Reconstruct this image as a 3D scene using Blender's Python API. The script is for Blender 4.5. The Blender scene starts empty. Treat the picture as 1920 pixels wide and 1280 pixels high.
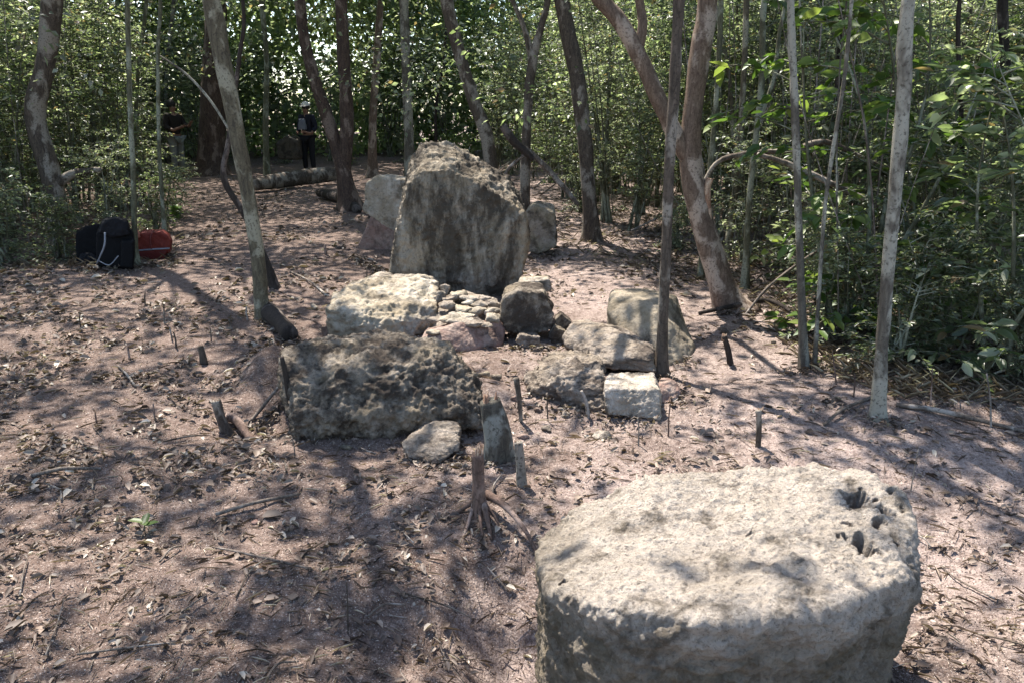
import bpy, bmesh, math, random
import numpy as np
from mathutils import Vector, Matrix, noise as mnoise
R = math.radians
PI = math.pi
random.seed(7)
rng = np.random.default_rng(11)
sc = bpy.context.scene
COL = sc.collection

# ------------------------------------------------------------------ camera, sky, sun, exposure
F = 1450.0                       # focal length in photo pixels (1920 wide)
CAMZ = 1.6
TH = math.atan(435 / F)          # looking down
cam = bpy.data.cameras.new('camera')
cam.lens = 36 * F / 1920
cam.sensor_width = 36
cam.clip_start = 0.05
cam.clip_end = 500
camo = bpy.data.objects.new('camera', cam)
camo.location = (0, 0, CAMZ)
camo.rotation_euler = (PI / 2 - TH, 0, 0)
COL.objects.link(camo)
sc.camera = camo

ELEV, AZ = R(63), R(-34)         # sun ahead of the camera and a little to its left
SUN = Vector((math.sin(AZ) * math.cos(ELEV), math.cos(AZ) * math.cos(ELEV), math.sin(ELEV)))
world = bpy.data.worlds.new('World')
sc.world = world
world.use_nodes = True
wn = world.node_tree
wn.nodes.clear()
wo = wn.nodes.new('ShaderNodeOutputWorld')
wb = wn.nodes.new('ShaderNodeBackground')
ws = wn.nodes.new('ShaderNodeTexSky')
ws.sky_type = 'NISHITA'
ws.sun_disc = False
ws.sun_elevation = ELEV
ws.sun_rotation = AZ
wb.inputs[1].default_value = 0.15
wn.links.new(ws.outputs[0], wb.inputs[0])
wn.links.new(wb.outputs[0], wo.inputs[0])
sl = bpy.data.lights.new('sun', 'SUN')
sl.energy = 5.0
sl.angle = R(0.53)
sl.color = (1.0, 0.94, 0.86)
so = bpy.data.objects.new('sun', sl)
so.rotation_euler = SUN.to_track_quat('Z', 'Y').to_euler()
so.location = SUN * 50
COL.objects.link(so)
sc.view_settings.view_transform = 'Standard'
sc.view_settings.look = 'None'
sc.view_settings.gamma = 1.0
sc.view_settings.exposure = 1.58
cy = sc.cycles
cy.use_denoising = True
cy.max_bounces = 5
cy.diffuse_bounces = 3
cy.glossy_bounces = 2
cy.transmission_bounces = 3
cy.caustics_reflective = False
cy.caustics_refractive = False
cy.sample_clamp_indirect = 6

# ------------------------------------------------------------------ numpy noise
def _hash(ix, iy, iz, seed=0):
    h = (ix.astype(np.int64) * 374761393 + iy.astype(np.int64) * 668265263 + iz.astype(np.int64) * 2147483647 + seed * 974634777) & 0xFFFFFFFF
    h = ((h ^ (h >> 13)) * 1274126177) & 0xFFFFFFFF
    h = ((h ^ (h >> 16)) * 2246822519) & 0xFFFFFFFF
    return ((h ^ (h >> 15)) & 0xFFFFFF) / float(0xFFFFFF)

def vnoise(p, seed=0):
    i = np.floor(p)
    f = p - i
    f = f * f * f * (f * (f * 6 - 15) + 10)
    i = i.astype(np.int64)
    r = 0
    for dx in (0, 1):
        for dy in (0, 1):
            for dz in (0, 1):
                w = (f[:, 0] if dx else 1 - f[:, 0]) * (f[:, 1] if dy else 1 - f[:, 1]) * (f[:, 2] if dz else 1 - f[:, 2])
                r = r + w * _hash(i[:, 0] + dx, i[:, 1] + dy, i[:, 2] + dz, seed)
    return r * 2 - 1

def fbm(p, octs=5, seed=0, gain=0.5):
    a, s, t = 1.0, 0, 0
    for o in range(octs):
        s = s + a * vnoise(p * (2.03 ** o) + 17.3 * o, seed + o)
        t += a
        a *= gain
    return s / t

def worley(p, seed=0):
    i = np.floor(p).astype(np.int64)
    best = np.full(len(p), 9.0)
    for dx in (-1, 0, 1):
        for dy in (-1, 0, 1):
            for dz in (-1, 0, 1):
                c = i + np.array([dx, dy, dz])
                q = np.stack([c[:, k] + _hash(c[:, 0], c[:, 1], c[:, 2], seed + 31 * k) for k in range(3)], 1)
                best = np.minimum(best, ((p - q) ** 2).sum(1))
    return np.sqrt(best)

# ------------------------------------------------------------------ pixel of the photo -> place in the world
FW = np.array([0, math.cos(TH), -math.sin(TH)])
UP = np.array([0, math.sin(TH), math.cos(TH)])
RT = np.array([1.0, 0, 0])
CAM = np.array([0, 0, CAMZ])
def ray(px, py):
    return RT * ((px - 960) / F) + UP * ((640 - py) / F) + FW
def PY(px, py, Y):
    d = ray(px, py)
    return CAM + d * (Y / d[1])
def PZ(px, py, z):
    d = ray(px, py)
    return CAM + d * ((z - CAMZ) / d[2])
def pix(P):                       # world points (N,3) -> photo pixels
    q = np.asarray(P) - CAM
    zc = np.maximum(q @ FW, 0.05)
    return 960 + F * (q @ RT) / zc, 640 - F * (q @ UP) / zc

# ------------------------------------------------------------------ the lie of the land
BUMPS = []                         # px, py, radius along x, radius along y, height
for (px, py, rx, ry, a) in [
    (950, 1120, .20, .30, -.20), (985, 1200, .22, .24, -.13), (1090, 1010, .12, .10, .02), (905, 965, .10, .10, .03),
    (480, 790, .30, .22, -.10), (640, 850, .55, .14, -.05), (440, 850, .35, .15, .03),
    (940, 692, .30, .22, .05), (905, 735, .20, .14, .07), (512, 700, .17, .26, .17), (470, 770, .10, .08, -.03), (930, 820, .25, .12, -.03), (1110, 800, .25, .12, -.04),
    (1380, 690, .6, .35, -.03), (1700, 850, .8, .2, .04), (1780, 1050, .3, .3, -.04),
    (1400, 1100, .75, .5, -.06), (320, 900, .8, .3, .03), (150, 1100, .5, .2, .03), (620, 1180, .35, .12, -.05), (560, 1080, .4, .12, .03),
    (760, 1200, .18, .25, -.05), (300, 620, 1.2, .6, .05), (80, 520, 1.5, .8, .08), (520, 560, .4, .5, .05),
    (620, 470, 1.0, .5, .04), (1150, 520, .8, .6, .03), (1600, 760, .9, .5, .05), (1850, 760, .9, .6, .06)]:
    g = PZ(px, py, 0)
    BUMPS.append((g[0], g[1], rx, ry, a))
def H(x, y):
    x = np.atleast_1d(np.asarray(x, float)); y = np.atleast_1d(np.asarray(y, float))
    p = np.stack([x, y, np.zeros_like(x)], 1)
    h = .05 * vnoise(p * .35, 3) + .025 * vnoise(p * 1.1, 4) + .012 * vnoise(p * 3.1, 5)
    k = np.exp(-((x - .1) / 2.6) ** 4 - ((y - 5.2) / 2.9) ** 4)
    h = h * (1 - .85 * k)
    for (bx, by, rx, ry, a) in BUMPS:
        h = h + a * np.exp(-((x - bx) / rx) ** 2 - ((y - by) / ry) ** 2)
    far = np.clip((y - 9) / 20, 0, 1)
    h = h + far * .25 * (1 + vnoise(p * .15, 9)) * .6
    near = np.clip(np.hypot(x, y) / 1.2, 0, 1)
    return h * near
def Hs(x, y):
    return float(H(x, y)[0])
def G(px, py):                     # where the line of sight through a pixel meets the ground
    d = ray(px, py)
    z = 0.0
    for _ in range(12):
        P = CAM + d * ((z - CAMZ) / d[2])
        z = .5 * z + .5 * Hs(P[0], P[1])
    P = CAM + d * ((z - CAMZ) / d[2])
    return np.array([P[0], P[1], Hs(P[0], P[1])])

# ------------------------------------------------------------------ mesh helpers
def mesh_np(name, V, faces, mats=None, smooth=False, midx=None):
    """faces: (M,k) array or list of such arrays"""
    if isinstance(faces, np.ndarray):
        faces = [faces]
    faces = [f for f in faces if len(f)]
    me = bpy.data.meshes.new(name)
    V = np.asarray(V, np.float32)
    me.vertices.add(len(V))
    me.vertices.foreach_set('co', V.ravel())
    loops = np.concatenate([f.ravel() for f in faces]).astype(np.int32)
    tot = np.concatenate([np.full(len(f), f.shape[1]) for f in faces]).astype(np.int32)
    start = np.concatenate([[0], np.cumsum(tot)[:-1]]).astype(np.int32)
    me.loops.add(len(loops))
    me.loops.foreach_set('vertex_index', loops)
    me.polygons.add(len(tot))
    me.polygons.foreach_set('loop_start', start)
    me.polygons.foreach_set('loop_total', tot)
    if smooth:
        me.polygons.foreach_set('use_smooth', np.ones(len(tot), bool))
    if midx is not None:
        me.polygons.foreach_set('material_index', np.asarray(midx, np.int32))
    me.update(calc_edges=True)
    me.validate()
    for m in (mats or []):
        me.materials.append(m)
    return me

def link(name, me, parent=None, loc=None):
    o = bpy.data.objects.new(name, me)
    COL.objects.link(o)
    if parent is not None:
        o.parent = parent
    if loc is not None:
        o.location = loc
    return o
def tag(o, label, cat, group=None, kind=None):
    if label: o['label'] = label
    if cat: o['category'] = cat
    if group: o['group'] = group
    if kind: o['kind'] = kind
    return o
def empty(name, loc, label, cat, group=None):
    o = bpy.data.objects.new(name, None)
    o.empty_display_size = .2
    COL.objects.link(o)
    o.location = loc
    return tag(o, label, cat, group)

def catmull(P, n):
    P = np.asarray(P, float)
    if len(P) < 3:
        t = np.linspace(0, 1, n)[:, None]
        return P[0] * (1 - t) + P[-1] * t
    Q = np.vstack([2 * P[0] - P[1], P, 2 * P[-1] - P[-2]])
    out = []
    segs = len(P) - 1
    for u in np.linspace(0, segs - 1e-6, n):
        i = int(u); t = u - i
        a, b, c, d = Q[i:i + 4]
        out.append(.5 * (2 * b + (c - a) * t + (2 * a - 5 * b + 4 * c - d) * t * t + (3 * b - a - 3 * c + d) * t ** 3))
    return np.array(out)

def tube(P, rad, sides=12, n=None, rough=0.0, seed=0, flare=0.0, cap=True, nf=3.0):
    """returns V, quads, for a tube through the points"""
    P = np.asarray(P, float)
    n = n or max(4, len(P) * 4)
    C = catmull(P, n)
    r = np.interp(np.linspace(0, 1, n), np.linspace(0, 1, len(rad)), rad)
    T = np.gradient(C, axis=0)
    T /= np.linalg.norm(T, axis=1)[:, None] + 1e-9
    ref = np.array([0, 1.0, 0]) if abs(T[0][1]) < .8 else np.array([1.0, 0, 0])
    A = np.cross(T, ref); A /= np.linalg.norm(A, axis=1)[:, None] + 1e-9
    B = np.cross(T, A)
    th = np.linspace(0, 2 * PI, sides, endpoint=False)
    if flare:
        k = np.linspace(0, 1, n)
        lob = 1 + flare * 1.8 * np.exp(-k * n / 2.2)[:, None] * (1 + .6 * np.sin(th * 3 + seed)[None, :] + .3 * np.sin(th * 5 + seed * 2)[None, :])
    else:
        lob = np.ones((n, sides))
    rr = r[:, None] * lob
    V = C[:, None, :] + rr[..., None] * (np.cos(th)[None, :, None] * A[:, None, :] + np.sin(th)[None, :, None] * B[:, None, :])
    V = V.reshape(-1, 3)
    if rough:
        nrm = V - np.repeat(C, sides, 0)
        nl = np.linalg.norm(nrm, axis=1)[:, None] + 1e-9
        q = V * np.array([1, 1, .45]) * nf / max(.02, np.mean(r)) * .12
        d = fbm(q + seed * 3.7, 3, seed)
        V = V + nrm / nl * (d * rough * np.repeat(r, sides))[:, None]
    i = np.arange(n - 1)[:, None] * sides
    j = np.arange(sides)[None, :]
    j2 = (j + 1) % sides
    Q = np.stack([i + j, i + j2, i + sides + j2, i + sides + j], -1).reshape(-1, 4)
    if cap:
        V = np.vstack([V, C[0], C[-1]])
        a, b = n * sides, n * sides + 1
        jj = np.arange(sides)
        t1 = np.stack([(jj + 1) % sides, jj, np.full(sides, a), np.full(sides, a)], 1)
        t2 = np.stack([(n - 1) * sides + jj, (n - 1) * sides + (jj + 1) % sides, np.full(sides, b), np.full(sides, b)], 1)
        tri = np.vstack([t1[:, :3], t2[:, :3]])
    else:
        tri = np.zeros((0, 3), int)
    return V, Q, tri

class MB:
    def __init__(s):
        s.V = []; s.Q = []; s.T = []; s.n = 0
    def add(s, V, Q=None, T=None):
        s.V.append(V)
        if Q is not None and len(Q): s.Q.append(Q + s.n)
        if T is not None and len(T): s.T.append(T + s.n)
        s.n += len(V)
    def tube(s, *a, **k):
        s.add(*tube(*a, **k))
    def mesh(s, name, mats, smooth=True, off=None):
        V = np.vstack(s.V)
        if off is not None: V = V - np.asarray(off)
        fs = []
        if s.Q: fs.append(np.vstack(s.Q))
        if s.T: fs.append(np.vstack(s.T))
        return mesh_np(name, V, fs, mats, smooth)

def unit(a):
    return a / (np.linalg.norm(a, axis=-1, keepdims=True) + 1e-9)
def leaves(P, D, N, L, W, hexa=True, fold=.25, curl=.15):
    """P base, D direction, N rough normal, L length, W half width -> V, faces"""
    D = unit(D); S = unit(np.cross(D, N)); N = np.cross(S, D)
    L = np.asarray(L)[:, None]; W = np.asarray(W)[:, None]
    tip = P + D * L - N * L * curl
    if hexa:
        a = [P,
             P + D * L * .30 + S * W * .85 + N * W * fold, P + D * L * .68 + S * W * .80 + N * (W * fold - L * curl * .4),
             tip,
             P + D * L * .68 - S * W * .80 + N * (W * fold - L * curl * .4), P + D * L * .30 - S * W * .85 + N * W * fold]
        V = np.stack(a, 1).reshape(-1, 3)
        b = np.arange(len(P))[:, None] * 6
        Fc = np.concatenate([b + np.array([[0, 1, 2, 3]]), b + np.array([[0, 3, 4, 5]])])
    else:
        a = [P, P + D * L * .45 + S * W + N * W * fold, tip, P + D * L * .45 - S * W + N * W * fold]
        V = np.stack(a, 1).reshape(-1, 3)
        b = np.arange(len(P))[:, None] * 4
        Fc = np.concatenate([b + np.array([[0, 1, 2]]), b + np.array([[0, 2, 3]])])
    return V, Fc
def rdir(n, zlo=-1, zhi=1):
    z = rng.uniform(zlo, zhi, n); a = rng.uniform(0, 2 * PI, n); r = np.sqrt(1 - z * z)
    return np.stack([r * np.cos(a), r * np.sin(a), z], 1)

# ------------------------------------------------------------------ materials
def mat(name):
    m = bpy.data.materials.new(name)
    m.use_nodes = True
    nt = m.node_tree
    nt.nodes.clear()
    out = nt.nodes.new('ShaderNodeOutputMaterial')
    b = nt.nodes.new('ShaderNodeBsdfPrincipled')
    nt.links.new(b.outputs[0], out.inputs[0])
    return m, nt, b, out
def node(nt, t, **k):
    n = nt.nodes.new(t)
    for a, v in k.items():
        if isinstance(a, str) and a.startswith('i_'):
            n.inputs[a[2:].replace('_', ' ')].default_value = v
        else:
            setattr(n, a, v)
    return n
def ramp(nt, src, stops, interp='LINEAR'):
    r = nt.nodes.new('ShaderNodeValToRGB')
    r.color_ramp.interpolation = interp
    e = r.color_ramp.elements
    while len(e) < len(stops): e.new(.5)
    for i, (p, c) in enumerate(stops):
        e[i].position = p
        e[i].color = (c, c, c, 1) if not isinstance(c, tuple) else (*c, 1)
    nt.links.new(src, r.inputs[0])
    return r.outputs[0]
def coords(nt, scale=(1, 1, 1), rand=True, rot=(0, 0, 0)):
    tc = nt.nodes.new('ShaderNodeTexCoord')
    mp = nt.nodes.new('ShaderNodeMapping')
    mp.inputs['Scale'].default_value = scale
    mp.inputs['Rotation'].default_value = rot
    nt.links.new(tc.outputs['Object'], mp.inputs[0])
    if rand:
        oi = nt.nodes.new('ShaderNodeObjectInfo')
        mul = node(nt, 'ShaderNodeMath', operation='MULTIPLY'); mul.inputs[1].default_value = 37.0
        nt.links.new(oi.outputs['Random'], mul.inputs[0])
        nt.links.new(mul.outputs[0], mp.inputs['Location'])
    return mp.outputs[0]
def tex(nt, co, scale, detail=4, rough=.55, dist=0.0, kind='noise', feature='F1'):
    if kind == 'noise':
        n = nt.nodes.new('ShaderNodeTexNoise')
        n.inputs['Scale'].default_value = scale; n.inputs['Detail'].default_value = detail
        n.inputs['Roughness'].default_value = rough; n.inputs['Distortion'].default_value = dist
        nt.links.new(co, n.inputs['Vector'])
        return n.outputs[0]
    n = nt.nodes.new('ShaderNodeTexVoronoi')
    n.feature = feature
    n.inputs['Scale'].default_value = scale
    nt.links.new(co, n.inputs['Vector'])
    return n.outputs[0]
def mix(nt, f, a, b, mode='MIX'):
    m = nt.nodes.new('ShaderNodeMix')
    m.data_type = 'RGBA'; m.blend_type = mode
    for sock, v in ((m.inputs[0], f), (m.inputs[6], a), (m.inputs[7], b)):
        if hasattr(v, 'is_output'): nt.links.new(v, sock)
        elif isinstance(v, tuple): sock.default_value = (*v, 1)
        else: sock.default_value = v
    return m.outputs[2]
def bump(nt, b, hgt, dist=.01, strength=1.0, prev=None):
    n = nt.nodes.new('ShaderNodeBump')
    n.inputs['Strength'].default_value = strength
    n.inputs['Distance'].default_value = dist
    nt.links.new(hgt, n.inputs['Height'])
    if prev is not None: nt.links.new(prev, n.inputs['Normal'])
    nt.links.new(n.outputs[0], b.inputs['Normal'])
    return n.outputs[0]

def stone_mat(name, pale, mid, dark, stain=None, darkness=.5, streak=1.0, sc_=1.0, bumpd=.012, stain_amt=.5, side=None, speck=0.0):
    m, nt, b, _ = mat(name)
    co = coords(nt)
    cs = coords(nt, (1, 1, 1 / streak))
    n1 = tex(nt, cs, 3.2 * sc_, 8, .68, .25)
    n2 = tex(nt, cs, 7.5 * sc_, 8, .72, .3)
    n3 = tex(nt, co, 38 * sc_, 5, .75)
    n4 = tex(nt, cs, 1.6 * sc_, 5, .6, .6)
    c = mix(nt, ramp(nt, n2, [(.36, 0.0), (.62, 1.0)]), mid, pale)
    if stain:
        c = mix(nt, ramp(nt, n4, [(.5 - .1 * stain_amt, 0.0), (.66, min(1, stain_amt + .25))]), c, stain)
    c = mix(nt, ramp(nt, n1, [(.34 + .12 * darkness, 0.9), (.47 + .12 * darkness, 0.0)]), c, dark)
    c = mix(nt, ramp(nt, n3, [(.34, .55), (.46, 0.0)]), c, dark)
    c = mix(nt, ramp(nt, n3, [(.60, 0.0), (.72, .4)]), c, tuple(min(1, v * 1.25) for v in pale))
    if speck:
        n5 = tex(nt, coords(nt, (1, 1.8, 2.2)), 30, 8, .82, .5)
        n6 = tex(nt, co, 160, 3, .7)
        c = mix(nt, ramp(nt, n5, [(.36, speck), (.43, 0.0)]), c, dark)
        c = mix(nt, ramp(nt, n6, [(.33, speck * .8), (.40, 0.0)]), c, dark)
    if side:                       # painted shade with algae browning below a pale crusted top: z start, colour
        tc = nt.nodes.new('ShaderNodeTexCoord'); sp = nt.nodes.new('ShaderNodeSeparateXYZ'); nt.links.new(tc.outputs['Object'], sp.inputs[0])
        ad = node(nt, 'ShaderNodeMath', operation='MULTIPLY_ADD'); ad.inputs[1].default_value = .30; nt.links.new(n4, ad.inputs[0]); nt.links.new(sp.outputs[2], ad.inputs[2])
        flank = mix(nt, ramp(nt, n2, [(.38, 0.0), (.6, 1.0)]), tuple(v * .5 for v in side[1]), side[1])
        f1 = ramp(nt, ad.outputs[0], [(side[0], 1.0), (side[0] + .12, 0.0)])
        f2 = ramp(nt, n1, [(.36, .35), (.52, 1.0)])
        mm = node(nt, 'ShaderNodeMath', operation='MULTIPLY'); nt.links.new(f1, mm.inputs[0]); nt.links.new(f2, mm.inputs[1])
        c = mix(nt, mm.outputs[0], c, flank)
    nt.links.new(c, b.inputs['Base Color'])
    b.inputs['Roughness'].default_value = .93
    b.inputs['Specular IOR Level'].default_value = .2
    v = tex(nt, co, 26 * sc_, kind='vor')
    p1 = bump(nt, b, v, bumpd * .8, .6)
    if speck: p1 = bump(nt, b, n6, bumpd * .5, 1.0, bump(nt, b, n5, bumpd * 1.2, 1.0, p1))
    p2 = bump(nt, b, n3, bumpd * .9, .8, p1)
    bump(nt, b, n2, bumpd * 2.2, .8, p2)
    return m

PALE = (.40, .355, .30)
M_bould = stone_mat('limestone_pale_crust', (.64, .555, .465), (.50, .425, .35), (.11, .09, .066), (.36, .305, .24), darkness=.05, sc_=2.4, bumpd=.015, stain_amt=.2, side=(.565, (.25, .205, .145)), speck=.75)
M_crust = stone_mat('limestone_crusty_small', (.56, .50, .43), (.38, .325, .265), (.11, .09, .066), (.27, .22, .16), darkness=.2, sc_=2.4, bumpd=.012)
M_under = stone_mat('limestone_weathered_side', (.10, .09, .075), (.06, .052, .042), (.03, .026, .02), (.08, .065, .045), darkness=.6, sc_=2.0, bumpd=.01)
M_stela = stone_mat('limestone_streaked', (.42, .365, .29), (.22, .18, .13), (.055, .044, .033), (.27, .21, .13), darkness=.9, streak=3.2, sc_=1.5, bumpd=.02)
M_rock = stone_mat('limestone_grey', (.42, .37, .31), (.27, .225, .18), (.07, .058, .045), (.22, .18, .10), darkness=.35, sc_=1.6, bumpd=.014)
M_pitted = stone_mat('limestone_pitted_dark', (.38, .325, .26), (.19, .155, .115), (.05, .038, .03), (.19, .15, .095), darkness=.75, sc_=1.9, bumpd=.022)
M_ochre = stone_mat('limestone_ochre', (.47, .42, .35), (.29, .243, .175), (.10, .08, .055), (.24, .19, .12), darkness=.2, sc_=1.1, bumpd=.012)
M_olive = stone_mat('limestone_olive', (.30, .255, .195), (.20, .165, .115), (.075, .06, .042), (.18, .14, .085), darkness=.2, sc_=1.1, bumpd=.012)
M_red = stone_mat('reddish_stone', (.36, .28, .23), (.24, .16, .13), (.08, .055, .045), (.26, .14, .11), darkness=.3, sc_=1.6, bumpd=.012)
M_flat = stone_mat('layered_slab_stone', (.44, .375, .31), (.27, .218, .17), (.08, .062, .05), (.22, .175, .12), darkness=.45, streak=.35, sc_=1.6, bumpd=.02)

def bark_mat(name, base, light, dark, lich=.35, bd=.012, sc_=1.0):
    m, nt, b, _ = mat(name)
    co = coords(nt)
    cs = coords(nt, (1, 1, .22))
    n1 = tex(nt, cs, 34 * sc_, 7, .78, .8)
    n2 = tex(nt, coords(nt, (1, 1, .6)), 5 * sc_, 4, .6, .4)
    n3 = tex(nt, co, 60 * sc_, 3, .6)
    c = mix(nt, ramp(nt, n1, [(.35, 0.0), (.65, 1.0)]), dark, base)
    c = mix(nt, ramp(nt, n2, [(.58 - .15 * lich, 0.0), (.64 - .12 * lich, .9)]), c, light)
    c = mix(nt, ramp(nt, n3, [(.36, .7), (.46, 0.0)]), c, dark)
    nt.links.new(c, b.inputs['Base Color'])
    b.inputs['Roughness'].default_value = .85
    b.inputs['Specular IOR Level'].default_value = .25
    p = bump(nt, b, n1, bd, .8)
    bump(nt, b, n2, bd * 1.5, .5, p)
    return m
B_olive = bark_mat('bark_olive_grey', (.16, .135, .085), (.30, .275, .20), (.05, .04, .028), .6)
B_grey = bark_mat('bark_pale_grey', (.15, .13, .10), (.32, .30, .24), (.055, .046, .035), .75)
B_brown = bark_mat('bark_brown', (.13, .10, .075), (.27, .235, .19), (.035, .027, .02), .5)
B_tan = bark_mat('bark_smooth_tan', (.20, .145, .105), (.36, .29, .23), (.07, .045, .032), .5, bd=.008, sc_=1.0)
B_red = bark_mat('bark_reddish', (.12, .08, .06), (.20, .15, .12), (.03, .02, .016), .3)
B_green = bark_mat('bark_greenish', (.15, .145, .09), (.26, .27, .20), (.05, .05, .03), .6)
B_dead = bark_mat('dead_wood', (.20, .165, .135), (.34, .30, .26), (.06, .045, .035), .5)
B_dark = bark_mat('dark_wood', (.05, .038, .03), (.13, .105, .09), (.02, .015, .012), .2)
B_stump = bark_mat('stump_bark_mossy', (.12, .105, .082), (.24, .235, .20), (.035, .029, .022), .5)
B_split = bark_mat('split_wood', (.42, .26, .17), (.55, .40, .28), (.18, .09, .055), .4, sc_=1.5)
B_root = bark_mat('root_bark', (.20, .13, .10), (.30, .22, .18), (.06, .04, .03), .4)

def leaf_mat(name, stops, trans=.35, rough=.42, spec=.5):
    m, nt, b, out = mat(name)
    ge = nt.nodes.new('ShaderNodeNewGeometry')
    oi = nt.nodes.new('ShaderNodeObjectInfo')
    c = ramp(nt, ge.outputs['Random Per Island'], stops)
    hs = nt.nodes.new('ShaderNodeHueSaturation')
    ma = node(nt, 'ShaderNodeMapRange'); ma.inputs[3].default_value = .7; ma.inputs[4].default_value = 1.25
    nt.links.new(oi.outputs['Random'], ma.inputs[0])
    nt.links.new(ma.outputs[0], hs.inputs['Value'])
    nt.links.new(c, hs.inputs['Color'])
    c = hs.outputs[0]
    nt.links.new(c, b.inputs['Base Color'])
    b.inputs['Roughness'].default_value = rough
    b.inputs['Specular IOR Level'].default_value = spec
    tr = nt.nodes.new('ShaderNodeBsdfTranslucent')
    nt.links.new(mix(nt, 1.0, c, (1.35, 1.45, .9), 'MULTIPLY'), tr.inputs[0])
    ms = nt.nodes.new('ShaderNodeMixShader')
    ms.inputs[0].default_value = trans
    nt.links.new(b.outputs[0], ms.inputs[1]); nt.links.new(tr.outputs[0], ms.inputs[2])
    nt.links.new(ms.outputs[0], out.inputs[0])
    return m
L_green = leaf_mat('leaf_green', [(0, (.20, .14, .08)), (.05, (.20, .15, .08)), (.07, (.07, .095, .05)), (.5, (.13, .165, .085)), (.85, (.21, .25, .15)), (1, (.42, .45, .34))], .64, .36, .9)
L_grey = leaf_mat('leaf_grey_green', [(0, (.20, .14, .08)), (.05, (.20, .15, .08)), (.07, (.10, .12, .08)), (.5, (.17, .20, .13)), (.9, (.26, .29, .20)), (1, (.50, .52, .44))], .62, .34, 1.0)
L_far = leaf_mat('leaf_far_backlit', [(0, (.10, .13, .07)), (.5, (.19, .23, .13)), (.9, (.28, .32, .20)), (1, (.45, .48, .36))], .72, .4, .8)
L_bright = leaf_mat('leaf_bright_green', [(0, (.05, .09, .02)), (.6, (.10, .17, .035)), (1, (.22, .27, .07))], .45)
L_dark = leaf_mat('leaf_dark_canopy', [(0, (.025, .042, .018)), (.7, (.05, .08, .03)), (1, (.09, .12, .05))], .25)
L_dry = leaf_mat('leaf_dry', [(0, (.06, .04, .03)), (.5, (.14, .10, .075)), (.85, (.26, .20, .155)), (1, (.50, .44, .36))], .12, .6, .4)
L_crumb = leaf_mat('soil_crumb', [(0, (.07, .05, .04)), (.6, (.22, .17, .14)), (.93, (.34, .28, .24)), (1, (.55, .49, .42))], 0, .9, .1)
L_straw = leaf_mat('dry_grass_blade', [(0, (.10, .075, .055)), (.5, (.24, .19, .15)), (.85, (.36, .31, .25)), (1, (.52, .48, .40))], .25, .5, .4)

# ground
def ground_material():
    m, nt, b, _ = mat('forest_floor_soil')
    co = coords(nt, rand=False)
    big = tex(nt, co, .9, 5, .6, .3)
    med = tex(nt, co, 5.5, 6, .7, .4)
    fine = tex(nt, co, 38, 5, .75)
    vf = tex(nt, co, 140, 3, .7)
    crumb = tex(nt, co, 95, kind='vor')
    c = mix(nt, ramp(nt, med, [(.36, 0.0), (.62, 1.0)]), (.105, .074, .062), (.265, .208, .178))
    c = mix(nt, ramp(nt, big, [(.40, 0.0), (.60, .75)]), c, (.315, .248, .22))
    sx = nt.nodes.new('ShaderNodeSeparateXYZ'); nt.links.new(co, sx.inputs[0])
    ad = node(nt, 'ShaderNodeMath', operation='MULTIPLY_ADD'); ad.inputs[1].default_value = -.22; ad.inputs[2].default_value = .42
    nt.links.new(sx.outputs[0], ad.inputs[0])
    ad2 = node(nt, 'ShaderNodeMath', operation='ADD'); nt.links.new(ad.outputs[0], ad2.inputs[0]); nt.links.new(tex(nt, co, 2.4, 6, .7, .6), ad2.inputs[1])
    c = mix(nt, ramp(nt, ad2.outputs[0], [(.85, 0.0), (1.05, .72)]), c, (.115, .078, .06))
    c = mix(nt, ramp(nt, fine, [(.35, .8), (.52, 0.0)]), c, (.075, .048, .037))
    c = mix(nt, ramp(nt, fine, [(.56, 0.0), (.70, .7)]), c, (.46, .37, .315))
    c = mix(nt, ramp(nt, vf, [(.60, 0.0), (.70, .9)]), c, (.58, .50, .44))
    c = mix(nt, ramp(nt, vf, [(.32, .8), (.42, 0.0)]), c, (.06, .04, .032))
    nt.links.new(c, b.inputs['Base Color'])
    b.inputs['Roughness'].default_value = .95
    b.inputs['Specular IOR Level'].default_value = .15
    p = bump(nt, b, crumb, .006, .7)
    p = bump(nt, b, vf, .006, .7, p)
    p = bump(nt, b, fine, .014, .8, p)
    bump(nt, b, med, .035, .7, p)
    return m
M_ground = ground_material()

def axis(segs):
    out = []
    for a, b, s in segs:
        out += list(np.arange(a, b, s))
    return np.array(out + [segs[-1][1]])
gx = axis([(-120, -30, 15), (-30, -10, 1.5), (-10, -3.4, .2), (-3.4, 3.4, .022), (3.4, 10, .2), (10, 30, 1.5), (30, 120, 15)])
gy = axis([(-60, -5, 11), (-5, 1, .3), (1, 5.2, .022), (5.2, 9, .05), (9, 20, .25), (20, 40, 1.5), (40, 160, 15)])
XX, YY = np.meshgrid(gx, gy)
x, y = XX.ravel(), YY.ravel()
z = H(x, y)
nearm = (np.abs(x) < 5) & (y > .5) & (y < 12)
pp = np.stack([x, y, np.zeros_like(x)], 1)
dz = np.zeros_like(x)
q = pp[nearm]
dz[nearm] = .010 * fbm(q * 7, 5, 21, .6) + .006 * fbm(q * 28, 3, 22, .7) + .010 * np.clip(fbm(q * 3, 3, 23) - .1, 0, 1)
z = z + dz
nx, ny = len(gx), len(gy)
ii = np.arange(ny - 1)[:, None] * nx + np.arange(nx - 1)[None, :]
Q = np.stack([ii, ii + 1, ii + nx + 1, ii + nx], -1).reshape(-1, 4)
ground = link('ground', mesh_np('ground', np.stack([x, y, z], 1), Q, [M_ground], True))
ground['kind'] = 'structure'

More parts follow.
